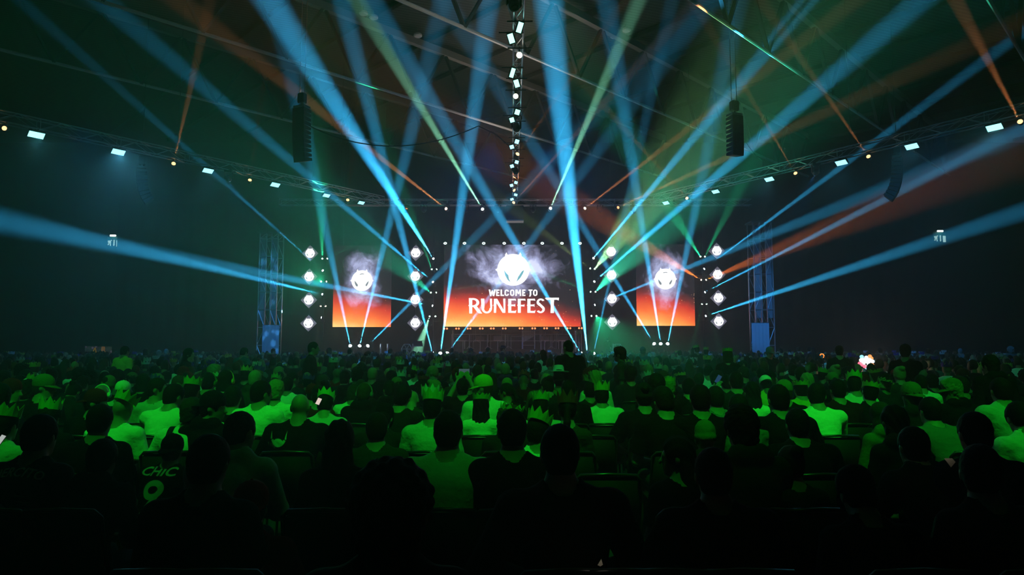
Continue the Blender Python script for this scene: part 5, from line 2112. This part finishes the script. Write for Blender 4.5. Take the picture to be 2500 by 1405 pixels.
def looks(r):
    t = r.random()
    shirt = r.choice(DARK) if t < .84 else ('white' if t < .91 else r.choice(MIDC))
    fem = r.random() < .24
    if fem:
        pn = r.choice(['slim', 'slim', 'slim', 'slim_r', 'slim_l'])
        hk = r.choice(['long', 'long', 'bob', 'bun', 'tail'])
    else:
        pn = r.choice(PN)
        hk = r.choice(['short', 'short', 'short', 'short', 'crop', 'crop', 'short', 'thick', 'thick', 'thick', 'curly', 'bun', None])
    hc = r.choice(['black', 'dark brown', 'dark brown', 'brown', 'blond', 'red'])
    g = gc = None
    t = r.random()
    if t < .15:
        g, gc = r.choice(['crown', 'crown_tall', 'crown_tilt', 'crown_low']), r.choice(['yellow', 'green', 'white', 'white', 'red', 'purple'])
    elif t < .32:
        g, gc = r.choice(['cap', 'cap_back', 'cap', 'beanie']), r.choice(['black', 'navy', 'charcoal', 'olive', 'white', 'red'])
    elif t < .36:
        g, gc = 'headphones', r.choice(['black', 'grey', 'white'])
    return pn, r.choice(['tee', 'tee', 'tee', 'long', 'hood']), shirt, hk, hc, g, gc, r.choice([0, 0, 0, 1, 1, 2])


r = 1
rows_done = {}
while len(SEATED) < LIMIT:
    y = ROW0 + r * PITCHY
    lim = .755 * (y + .15) + .1
    x = -lim + rnd.uniform(0, .3)
    while x < lim and len(SEATED) < LIMIT:
        px = 1250 + x / (y + .2) * F
        near = min([abs(x - t) for t in TAKEN.get(r, [])] or [9])
        ingap = r in GAP and GAP[r][0] < px < GAP[r][1]
        if near > .50 and not ingap and not (r <= 2 and rnd.random() < .25):
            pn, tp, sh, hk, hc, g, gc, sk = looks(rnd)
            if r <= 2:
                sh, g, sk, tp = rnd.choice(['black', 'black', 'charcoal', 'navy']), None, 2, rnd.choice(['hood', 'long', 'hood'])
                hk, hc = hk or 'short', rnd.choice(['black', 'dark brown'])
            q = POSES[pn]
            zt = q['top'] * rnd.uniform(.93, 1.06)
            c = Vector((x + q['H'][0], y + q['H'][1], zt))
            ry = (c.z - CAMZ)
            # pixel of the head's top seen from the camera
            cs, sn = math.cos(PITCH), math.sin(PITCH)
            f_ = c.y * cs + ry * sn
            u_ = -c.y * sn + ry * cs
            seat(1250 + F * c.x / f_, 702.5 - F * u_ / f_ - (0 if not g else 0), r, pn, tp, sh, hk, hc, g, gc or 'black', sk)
        elif ingap and near > .45:
            chair(x, y, r, r <= 4, 0, False)
            TAKEN.setdefault(r, []).append(x)
        x += rnd.uniform(.50, .60)
    rows_done[r] = lim
    r += 1
LAST_ROW = r
for rr in (0,):
    for px in (1490, 1590):
        chair((px - 1250) / F * 3.0, ROW0, 0, True, 0, False)
# labels that single each seat out: row counted from the camera, place counted from the left of that row
byrow = {}
for e in SEATED:
    byrow.setdefault(e[0], []).append(e)
rowname = {rw: ordinal(i + 1) for i, rw in enumerate(sorted(byrow))}
for rw, es in byrow.items():
    for i, e in enumerate(sorted(es, key=lambda e: e[1])):
        e[2]['label'] = '%s, %s from left, %s row' % (e[3], ordinal(i + 1), rowname[rw])
cb = {}
for c_ in CHAIRS:
    cb.setdefault(c_[1], []).append(c_)
for rw, cs_ in cb.items():
    for i, c_ in enumerate(sorted(cs_, key=lambda e: e[2])):
        tag(c_[0], '%sblack conference chair, %s from left in the %s seat row' % ('' if c_[3] else 'empty ', ordinal(i + 1), rowname.get(rw, 'first')), 'chair', 'conference chairs of the audience')

# ------------------------------------------------------------------ the far audience: too many to count, one joined mesh
MC = bpy.data.materials.new('far_crowd')
MC.use_nodes = True
_b = MC.node_tree.nodes['Principled BSDF']
_b.inputs['Roughness'].default_value = .8
_b.inputs['Specular IOR Level'].default_value = .15
_at = MC.node_tree.nodes.new('ShaderNodeAttribute')
_at.attribute_name = 'tone'
MC.node_tree.links.new(_at.outputs['Color'], _b.inputs['Base Color'])


def far_person(kind, crown):
    """Low-detail seated figure: loft torso, arms, neck, head; returns vertices, triangles and which colour each vertex has."""
    V, T, Cc = [], [], []

    def rings(rs, col, n):
        k = len(V)
        for (cx, cy_, cz, rx, ry) in rs:
            for i in range(n):
                t = 2 * math.pi * i / n
                V.append((cx + rx * math.cos(t), cy_ + ry * math.sin(t), cz))
                Cc.append(col)
        for j in range(len(rs) - 1):
            for i in range(n):
                a, b, c, d = k + j * n + i, k + j * n + (i + 1) % n, k + (j + 1) * n + (i + 1) % n, k + (j + 1) * n + i
                T.append((a, b, c))
                T.append((a, c, d))
    ln = .10 if kind != 1 else .22
    w = (1.0, 1.06, .88)[kind % 3]
    rings([(0, ln * (z - .5), z, x * w, y_) for z, x, y_ in ((.42, .17, .13), (.62, .17, .12), (.80, .19, .12), (.94, .22, .12), (1.02, .215, .10), (1.06, .17, .085), (1.09, .09, .06), (1.10, .01, .01))], 0, 12)
    for s in (-1, 1):
        rings([(s * x * w, ln * .5 + y_, z, r_, r_) for x, y_, z, r_ in ((.20, 0, 1.04, .03), (.225, .0, .98, .058), (.25, .05, .80, .05), (.24, .12, .70, .04), (.20, .25, .68, .03))], 0, 7)
    hy = ln * .62 + .03
    rings([(0, hy - .02, 1.07, .055, .055), (0, hy - .01, 1.16, .052, .052)], 1, 7)
    k = len(V)
    rs = []
    for j in range(8):
        t = math.pi * j / 7
        z = 1.235 - .118 * math.cos(t)
        rr_ = math.sin(t)
        rs.append((0, hy + (.02 if z < 1.2 else 0), z, max(.004, .080 * rr_), max(.004, .098 * rr_)))
    rings(rs, 1, 10)
    for i in range(k, len(V)):
        x, y_, z = V[i]
        if y_ < hy + .035 or z > 1.285:
            Cc[i] = 2
    if kind == 2:
        rings([(0, hy - .05, 1.30, .05, .04), (0, hy - .07, 1.2, .10, .06), (0, hy - .09, 1.05, .11, .055), (0, hy - .09, .92, .08, .04)], 2, 8)
    if crown:
        n = 16
        k = len(V)
        for lv in (0, 1):
            for i in range(n):
                t = 2 * math.pi * i / n
                tip = i % 2
                e = 1.0 + .08 * lv
                V.append((.092 * e * math.cos(t), hy + .11 * e * math.sin(t), 1.275 + lv * (.115 if tip else .04)))
                Cc.append(3)
        for i in range(n):
            a, b, c, d = k + i, k + (i + 1) % n, k + n + (i + 1) % n, k + n + i
            T.append((a, b, c))
            T.append((a, c, d))
    return np.array(V), np.array(T), np.array(Cc)


FP = {(k, c): far_person(k, c) for k in range(3) for c in (False, True)}
VV, TT, TC = [], [], []
off = 0
nr = np.random.RandomState(3)
skins = np.array([(.36, .23, .17), (.26, .16, .11), (.10, .055, .035)])
dark = [CL[c] for c in DARK]
mid = [CL[c] for c in MIDC]
papers = [(.46, .42, .05), (.55, .55, .53), (.16, .40, .04), (.55, .55, .53), (.1, .03, .3)]
y = ROW0 + (LAST_ROW - 1) * PITCHY
first = True
while y < 37.2:
    lim = .765 * y + .4
    x = -lim + nr.rand() * .4
    while x < lim:
        if not (first and min([abs(x - t) for t in TAKEN.get(LAST_ROW - 1, [])] or [9]) < .5) and nr.rand() > .04:
            k = nr.choice([0, 0, 1, 2])
            V, T, Cc = FP[(k, bool(nr.rand() < .12))]
            a = nr.uniform(-.5, .5) if nr.rand() < .8 else nr.uniform(-1.5, 1.5)
            s = nr.uniform(.94, 1.07)
            c_, s_ = math.cos(a), math.sin(a)
            R = np.array([[c_, -s_, 0], [s_, c_, 0], [0, 0, 1]])
            VV.append((V * s) @ R.T + np.array([x + nr.uniform(-.06, .06), y + nr.uniform(-.08, .08), 0]))
            t = nr.rand()
            sh = dark[nr.randint(len(dark))] if t < .78 else (CL['white'] if t < .89 else mid[nr.randint(len(mid))])
            hc_ = list(HC.values())[nr.choice([0, 0, 1, 1, 1, 2, 2, 3, 4])]
            pal = np.array([sh, skins[nr.choice([0, 0, 1, 2])], hc_, papers[nr.randint(5)]])
            TC.append(pal[Cc])
            TT.append(T + off)
            off += len(V)
        x += nr.uniform(.50, .60)
    first = False
    y += PITCHY
VV, TT, TC = np.concatenate(VV), np.concatenate(TT), np.concatenate(TC)
me = np_mesh('crowd', VV, TT)
at = me.color_attributes.new('tone', 'FLOAT_COLOR', 'POINT')
at.data.foreach_set('color', np.concatenate([TC, np.ones((len(TC), 1))], 1).astype(np.float32).ravel())
crowd = obj('crowd', me, MC)
tag(crowd, 'far part of the seated audience, hundreds of heads up to the stage', 'crowd', kind='stuff')

# ------------------------------------------------------------------ people on their feet
STAND = [
    (300, 846, 16.0, 'stand', 18, 'tee', 'yellow', 'short', 'black', None, None, 'man standing in bright T-shirt seen from behind near the lit doorway'),
    (453, 852, 14.2, 'stand_slim', 78, 'tee', 'black', 'long', 'black', None, None, 'woman in black with long hair standing in profile in the aisle at left'),
    (588, 850, 17.0, 'stand_hold', 25, 'long', 'teal', 'short', 'dark brown', None, None, 'man in grey-green sweater standing with hands in front, before the left tower'),
    (757, 836, 13.6, 'stand', 82, 'long', 'black', 'crop', 'black', None, None, 'tall man in black standing in profile looking to the right, under the left diamonds'),
    (1393, 832, 12.4, 'stand_broad', -28, 'long', 'black', 'crop', 'black', None, None, 'tall man in black standing before the right front stage beams'),
    (1522, 850, 12.0, 'stand', -70, 'tee', 'dark green', 'thick', 'dark brown', None, None, 'bearded-looking man in dark green standing in profile facing left'),
    (1777, 846, 12.6, 'stand_slim', 10, 'tee', 'black', 'bob', 'brown', 'crown_low', 'green', 'woman with paper crown and bare arms standing in black T-shirt'),
    (1876, 850, 17.0, 'stand', 168, 'long', 'black', 'short', 'grey', 'cap', 'grey', 'man in grey cap standing facing the camera beside the right tower'),
    (2050, 845, 14.5, 'stand', 15, 'long', 'charcoal', 'short', 'black', None, None, 'man standing in dark jacket beside the cluster of glowing balls'),
    (2208, 845, 12.5, 'stand', 40, 'tee', 'black', 'short', 'black', 'cap', 'black', 'man in black cap standing with yellow lanyard straps'),
    (2428, 872, 8.6, 'stand_broad', -5, 'hood', 'black', 'thick', 'black', None, None, 'big person in black hoodie standing near the right edge'),
    (1329, 856, 17.5, 'stand_slim', -30, 'tee', 'white', 'long', 'black', None, None, 'woman in pale patterned top standing in front of the risers'),
    (1660, 856, 24, 'stand', 0, 'tee', 'olive', 'short', 'dark brown', None, None, 'person in yellow-green shirt standing near the right screen'),
    (1692, 850, 25, 'stand_slim', 30, 'tee', 'brown', 'long', 'black', None, None, 'person in brown standing just right of the yellow-green shirt'),
    (1703, 842, 22, 'stand', -20, 'tee', 'black', 'short', 'black', 'crown', 'green', 'person with paper crown standing in black under the right screen corner'),
    (1724, 848, 23, 'stand', 10, 'tee', 'black', 'short', 'black', 'crown_tall', 'yellow', 'person with tall yellow crown standing right of the other crowned one'),
    (1224, 846, 28, 'stand', 75, 'long', 'navy', 'short', 'black', 'hat', 'navy', 'person in blue hat standing in profile before the risers'),
    (1189, 849, 29, 'stand', 40, 'long', 'black', 'short', 'black', None, None, 'dark figure standing before the risers, left of the blue hat'),
    (1144, 852, 29, 'stand_hold', 60, 'long', 'black', 'short', 'black', 'cap', 'navy', 'dark figure with cap standing before the risers'),
    (1102, 850, 28, 'stand', 10, 'long', 'black', 'crop', 'black', None, None, 'dark figure standing beside the left front stage beams'),
    (951, 852, 25, 'stand_hold', 5, 'long', 'black', 'short', 'black', None, None, 'dark figure standing right of the lamps beneath the left screen'),
    (894, 858, 22, 'stand_slim', 70, 'tee', 'dark green', 'tail', 'dark brown', None, None, 'woman with ponytail standing in profile below the left screen'),
    (852, 852, 24, 'stand_broad', 20, 'long', 'navy', 'short', 'black', None, None, 'broad figure in navy standing beneath the left screen'),
    (800, 850, 25, 'stand', 60, 'tee', 'grey', 'short', 'black', None, None, 'person in grey T-shirt standing left of the left screen lamps'),
    (722, 858, 20, 'stand', 10, 'tee', 'olive', None, 'brown', None, None, 'shaven person in olive T-shirt standing beside the tall man'),
    (664, 852, 29, 'stand', 80, 'tee', 'dark red', 'short', 'black', None, None, 'person in dark red standing before the left tower cloth'),
    (383, 856, 26, 'stand_hold', 20, 'long', 'teal', 'short', 'grey', None, None, 'person in pale blue sweater standing far at left'),
    (357, 852, 25, 'stand_slim', -40, 'tee', 'charcoal', 'bob', 'black', None, None, 'person in charcoal standing left of the pale blue sweater'),
    (404, 853, 28, 'stand', 10, 'long', 'navy', 'short', 'grey', None, None, 'person in navy standing right of the pale blue sweater'),
    (139, 862, 22, 'stand_hold', 30, 'tee', 'white', 'short', 'black', None, None, 'person in white T-shirt standing far at left of the lit doorway'),
    (985, 854, 30, 'stand', 40, 'long', 'grey', 'short', 'black', None, None, 'person in grey sweater standing beside the left hexagon frame'),
    (1569, 850, 21, 'stand', 15, 'long', 'teal', 'crop', 'grey', 'cap', 'grey', 'person in grey-blue sweater and cap standing below the right screen'),
    (1908, 852, 29, 'stand', -30, 'tee', 'yellow', 'short', 'black', None, None, 'person in yellow T-shirt standing right of the right tower'),
    (1927, 856, 29, 'stand_slim', 30, 'tee', 'olive', 'long', 'black', None, None, 'person in olive standing next to the yellow T-shirt by the right tower'),
    (1950, 848, 31, 'stand', 10, 'tee', 'yellow', 'short', 'dark brown', None, None, 'second person in yellow T-shirt standing right of the right tower'),
    (1974, 848, 30, 'stand', 60, 'tee', 'navy', 'short', 'black', None, None, 'person in navy T-shirt standing between two yellow shirts'),
    (1988, 850, 31, 'stand_slim', -20, 'tee', 'yellow', 'bob', 'black', None, None, 'woman in yellow T-shirt standing farthest from the right tower'),
    (2150, 850, 26, 'stand', 0, 'tee', 'dark green', 'short', 'black', None, None, 'person in dark green standing right of the glowing balls'),
    (2265, 852, 27, 'stand', 30, 'tee', 'olive', 'short', 'black', None, None, 'person in olive standing far back under the right exit sign'),
    (2290, 856, 28, 'stand_slim', -50, 'long', 'teal', 'long', 'brown', None, None, 'woman in teal sweater standing under the right exit sign'),
    (2345, 852, 27, 'stand', 20, 'tee', 'grey', 'short', 'grey', None, None, 'grey-haired person in grey standing right of the right exit sign'),
    (2470, 848, 27, 'stand', -10, 'long', 'teal', 'curly', 'grey', None, None, 'person with big curly grey hair standing at the far right edge'),
]
for px, py, d, pn, fc, tp, sh, hk, hc, g, gc, lab in STAND:
    q = POSES[pn]
    p = P(px, py, d)
    person(p.x, d, pn, p.z if not (g and g.startswith('crown')) else p.z - .05, fc, tp, sh, hk, hc, g, gc, rnd.choice([0, 0, 1, 2]), lab, 'people standing in the hall', seedj=int(px))
p = P(1484, 824, 42.0)
person(p.x, 42.0, 'stand_slim', p.z, 20, 'long', 'black', 'bun', 'black', None, None, 0, 'crew member in black standing on the right side of the stage', None, 1, STAGE_Z)


# ------------------------------------------------------------------ prints on clothing
from mathutils.bvhtree import BVHTree
INK = mat('print_white', (.6, .6, .58), .7)
INKD = mat('print_grey', (.6, .6, .58), .7)


def print_on(person_o, outlines, material, name='print', out=.005):
    """Lays flat outlines (x, z in metres, seen from behind) on the back of a person's top; clips to the cloth."""
    sh = [c for c in person_o.children if c.name.split('.')[0] in ('shirt', 'hoodie')][0]
    bm = bmesh.new()
    bm.from_mesh(sh.data)
    tree = BVHTree.FromBMesh(bm)
    bm.free()
    bm = bmesh.new()
    for pl in outlines:
        try:
            bm.faces.new([bm.verts.new((x, 0, z)) for x, z in pl])
        except ValueError:
            pass
    bmesh.ops.triangulate(bm, faces=bm.faces[:])
    for _ in range(2):
        lng = [e for e in bm.edges if e.calc_length() > .018]
        if lng:
            bmesh.ops.subdivide_edges(bm, edges=lng, cuts=1)
    bmesh.ops.triangulate(bm, faces=bm.faces[:])
    gone = []
    for v in bm.verts:
        hit = tree.ray_cast(Vector((v.co.x, -1.2, v.co.z)), Vector((0, 1, 0)))
        if hit[0] is None:
            gone.append(v)
        else:
            v.co.y = hit[0].y - out
    bmesh.ops.delete(bm, geom=gone, context='VERTS')
    me = bpy.data.meshes.new(name)
    bm.to_mesh(me)
    bm.free()
    return obj(name, me, material, sh)


def text_outlines(t, size, cx, cz, arc=0.0, wide=1.0, slant=0.0):
    cu = bpy.data.curves.new('lettering', 'FONT')
    cu.body = t
    cu.size = size
    cu.align_x = 'CENTER'
    cu.offset = size * .02
    cu.resolution_u = 3
    o = bpy.data.objects.new('lettering', cu)
    COL.objects.link(o)
    bpy.context.view_layer.update()
    me = o.evaluated_get(bpy.context.evaluated_depsgraph_get()).to_mesh()
    vs_ = [(v.co.x * wide, v.co.y) for v in me.vertices]
    out = []
    for p in me.polygons:
        pl = []
        for i in p.vertices:
            x, z = vs_[i]
            x += z * slant
            if arc:
                t_ = x / arc
                x, z = (arc + z) * math.sin(t_), (arc + z) * math.cos(t_) - arc
            pl.append((cx + x, cz + z))
        out.append(pl)
    bpy.data.objects.remove(o)
    bpy.data.curves.remove(cu)
    return out


def ring_outlines(cx, cz, rx, rz, wx, a0, a1, n=20):
    out = []
    for i in range(n):
        t0, t1 = math.radians(a0 + (a1 - a0) * i / n), math.radians(a0 + (a1 - a0) * (i + 1) / n)
        out.append([(cx + rx * math.cos(t0), cz + rz * math.sin(t0)), (cx + rx * math.cos(t1), cz + rz * math.sin(t1)),
                    (cx + (rx - wx) * math.cos(t1), cz + (rz - wx) * math.sin(t1)), (cx + (rx - wx) * math.cos(t0), cz + (rz - wx) * math.sin(t0))])
    return out


print_on(H['kid'], text_outlines('CHIC', .085, -.02, .945, 1.2, 1.5), INK, 'lettering')
print_on(H['kid'], ring_outlines(0, .84, .085, .075, .045, 0, 360, 28) + [[(.085, .84), (.04, .84), (-.03, .71), (.02, .70)], [(.02, .70), (-.03, .71), (-.045, .67), (-.01, .66)]], INK, 'number_nine')
print_on(H['jacket'], text_outlines('EJERCITO', .062, 0, .99, .42, 1.15, .12), INKD, 'lettering')
print_on(H['jacket'], ring_outlines(-.08, .89, .035, .03, .03, 0, 360, 10) + ring_outlines(-.05, .82, .06, .03, .028, 0, 360, 12) +
         [[(.04, .90), (.11, .885), (.11, .875), (.04, .89)], [(.04, .87), (.11, .855), (.11, .845), (.04, .86)], [(.03, .84), (.1, .825), (.1, .815), (.03, .83)]], INKD, 'back_print')
print_on(H['skull'], ring_outlines(-.13, .95, .075, .085, .022, 200, 340, 14) + ring_outlines(-.13, .90, .05, .035, .034, 0, 360, 12) +
         [[(-.205, .93), (-.19, .93), (-.195, 1.0)], [(-.07, .93), (-.055, .93), (-.062, 1.0)]] +
         [[(-.23 + .016 * i, .90 - .004 * i), (-.222 + .016 * i, .903 - .004 * i), (-.226 + .016 * i, .87 - .006 * i)] for i in range(5)], INK, 'back_print')
print_on(H['ohi'], text_outlines('OHI', .05, 0, .93, 0, 1.3), INKD, 'lettering')
# backpack strap over the left shoulder of the fair-haired person
q = H['strap']
sh = [c for c in q.children if c.name.startswith('shirt')][0]
bm = bmesh.new()
bm.from_mesh(sh.data)
tree = BVHTree.FromBMesh(bm)
pts = []
for k in range(16):
    t = k / 15
    a = math.radians(-100 + 170 * t)
    o_ = Vector((-.115 - .02 * t, .10, .93))
    d_ = Vector((0, math.sin(a), math.cos(a)))
    hit = tree.ray_cast(o_ + d_ * .8, -d_)
    if hit[0] is not None:
        pts.append((hit[0], d_))
bm.free()
mb = MB()
vs_ = []
for h_, d_ in pts:
    vs_ += [h_ + d_ * .012 + Vector((-.024, 0, 0)), h_ + d_ * .012 + Vector((.024, 0, 0)), h_ - d_ * .004 + Vector((.024, 0, 0)), h_ - d_ * .004 + Vector((-.024, 0, 0))]
fs = []
for i in range(len(pts) - 1):
    for j in range(4):
        fs.append((4 * i + j, 4 * i + (j + 1) % 4, 4 * i + 4 + (j + 1) % 4, 4 * i + 4 + j))
mb.add(vs_, fs)
tag(mb.build('shoulder_strap', BLACKM, q, True), 'dark strap over the left shoulder')

# ------------------------------------------------------------------ phones, papers and little lights
PHB = mat('phone_black', (.01, .01, .012), .2, spec=.6)


def phone(p, n, up, label, glow, strength, w=.075, h=.155):
    p, n = Vector(p), Vector(n).normalized()
    up = Vector(up)
    x = up.cross(n).normalized()
    up = n.cross(x)
    M = Matrix((x, up, n)).transposed()
    r = obj('phone', MB().bevbox((0, 0, 0), (w, h, .009), .003).mesh('phone'), PHB)
    r.location = p
    r.rotation_euler = M.to_euler()
    MB().box((0, 0, .0052), (w * .92, h * .93, .001)).build('phone_screen', emissive('screen_%d_%d' % (glow[0] * 99, glow[2] * 99), glow, strength), r)
    tag(r, label, 'phone')
    return r


def wrist(o, i, off):
    pn = [k for k, v in POSES.items() if v['body'] is o.data][0]
    bpy.context.view_layer.update()
    return o.matrix_world @ (Vector(POSES[pn]['W'][i]) + Vector(off))


bpy.context.view_layer.update()
a, b = wrist(H['photo'], 0, (.04, .05, .13)), wrist(H['photo'], 1, (-.04, .05, .13))
phone((a + b) / 2, (0, -1, -.1), (1, 0, 0), 'dark phone held up in both hands above the heads', (.05, .09, .10), .8)
phone(wrist(H['point'], 1, (.05, .07, .13)), (-.3, -1, 0), (.6, 0, 1), 'phone with faint blue glow in a raised right hand', (.03, .08, .2), .5, .06, .12)
p = P(778, 981, 7.15)
phone(p, (.1, -1, .45), (.35, 0, 1), 'bright phone screen beside the green-crowned person', (.85, .62, .58), .9, .045, .075)
p = P(2, 1076, 4.3)
phone(p, (.2, -1, .5), (.35, 0, 1), 'bright phone screen at the left edge beside the lettered jacket', (.7, .75, .72), .6, .03, .07)
PAP = mat('white_paper', (.75, .70, .58), .7, emit=(.5, .46, .36), strength=.0)
for (pts2, d, lab) in (([(2305, 1120), (2325, 1120), (2333, 1129), (2322, 1142)], 3.9, 'small white folded paper lit up in the dark at right'),
                       ([(1459, 1381), (1468, 1366), (1472, 1380), (1466, 1384)], 2.75, 'tiny white paper corner low in the dark near the bottom edge')):
    mb = MB()
    q_ = [P(a, b, d) for a, b in pts2]
    mb.add([v for v in q_] + [v + Vector((0, .003, 0)) for v in q_], [(0, 1, 2, 3), (7, 6, 5, 4), (0, 4, 5, 1), (1, 5, 6, 2), (2, 6, 7, 3), (3, 7, 4, 0)])
    tag(mb.build('paper_sheet', PAP), lab, 'paper')
    l = bpy.data.lights.new('paper_fill', 'POINT')  # added point light that brightens the paper; no lamp there
    l.energy = .02
    l.color = (1, .9, .72)
    l.shadow_soft_size = .03
    lo_ = bpy.data.objects.new('paper_fill', l)
    COL.objects.link(lo_)
    lo_.location = q_[0] + Vector((0, -.06, .04))
# wristband with tiny green lamps
c0 = P(1198, 1337, 3.3)
r = empty('lit_wristband', c0, 0, 'wristband of tiny green and teal lights low in the dark near the bottom', 'wristband')
MB().lathe([(.034, -.012), (.037, 0), (.034, .012)], 16, Matrix.Rotation(.5, 3, 'X')).build('band', BLACKM, r, True)
for i, (dx, dz, g) in enumerate(((-9, -5, 0), (-6, -8, 0), (-1, 6, 0), (-2, -5, 0), (4, 7, 0), (5, -5, 0), (10, 0, 1))):
    u_ = ppx(3.3)
    m = MB().lathe([(.001, -.005), (.005, -.002), (.005, .002), (.001, .005)], 8, None, (dx * u_, -.04, dz * u_)).build('tiny_lamp', emissive('tiny_teal' if g else 'tiny_green', (.1, .5, .45) if g else (.05, .8, .25), 1.0), r)
# bunch of glowing balls
d = 16.0
c0 = P(2115, 883, d)
r = empty('glowing_bunch', c0, 0, 'bunch of glowing white, pink and orange balls held above the seats at right', 'lamp')
cols = [((1, 1, 1), 2.2), ((1, .18, .3), 1.2), ((1, .35, .08), 1.2), ((.35, .85, 1), 1.3), ((.75, .85, 1), 1.6)]
ball = MB().lathe([(.004, -.04), (.025, -.031), (.038, -.012), (.038, .012), (.025, .031), (.004, .04)], 12).v
u_ = ppx(d)
for i, (dx, dz, cc) in enumerate(((0, 0, 0), (-7, 4, 0), (7, 3, 0), (0, 9, 4), (-6, -5, 0), (5, -6, 0), (-13, 3, 0), (-9, 11, 3), (0, -15, 3), (8, 12, 2), (14, 7, 2), (15, 0, 4), (12, -8, 2), (6, -13, 0), (-12, -8, 1), (-6, -12, 1), (-15, -5, 1), (3, 4, 0))):
    MB().lathe([(.004, -.045), (.03, -.034), (.044, -.012), (.044, .012), (.03, .034), (.004, .045)], 12, None, (dx * u_, .03 * math.sin(i * 2), dz * u_)).build(
        'glowing_ball', emissive('ball_%d' % cc, *cols[cc]), r, True)
stick('stick', (0, 0, -.12), (0, 0, -c0.z + .02), .012, BLACK, r)
l = bpy.data.lights.new('bunch_glow', 'POINT')
l.energy = 12
l.color = (1, .75, .7)
l.shadow_soft_size = .18
lo_ = bpy.data.objects.new('bunch_glow', l)
COL.objects.link(lo_)
lo_.location = c0 + Vector((0, -.25, 0))
# glow hoop and lanyard
d = 20.0
c0 = P(2007, 870, d)
u_ = ppx(d)
r = empty('glow_stick', c0, 0, 'thin curved orange glow stick above the heads at right', 'glow stick')
MB().path([Vector((a * u_, 0, b * u_)) for a, b in ((-5, 2), (-2, 5), (2, 5), (5, 1), (3, -4))], .016, 6).build('lit_arc', emissive('hoop_orange', (1, .22, .03), 2.0), r)
stick('handle', (3 * u_, 0, -4 * u_), (2 * u_, 0, -c0.z + .02), .014, BLACK, r)

# purge what no object uses
for m_ in list(bpy.data.meshes):
    if m_.users == 0:
        bpy.data.meshes.remove(m_)
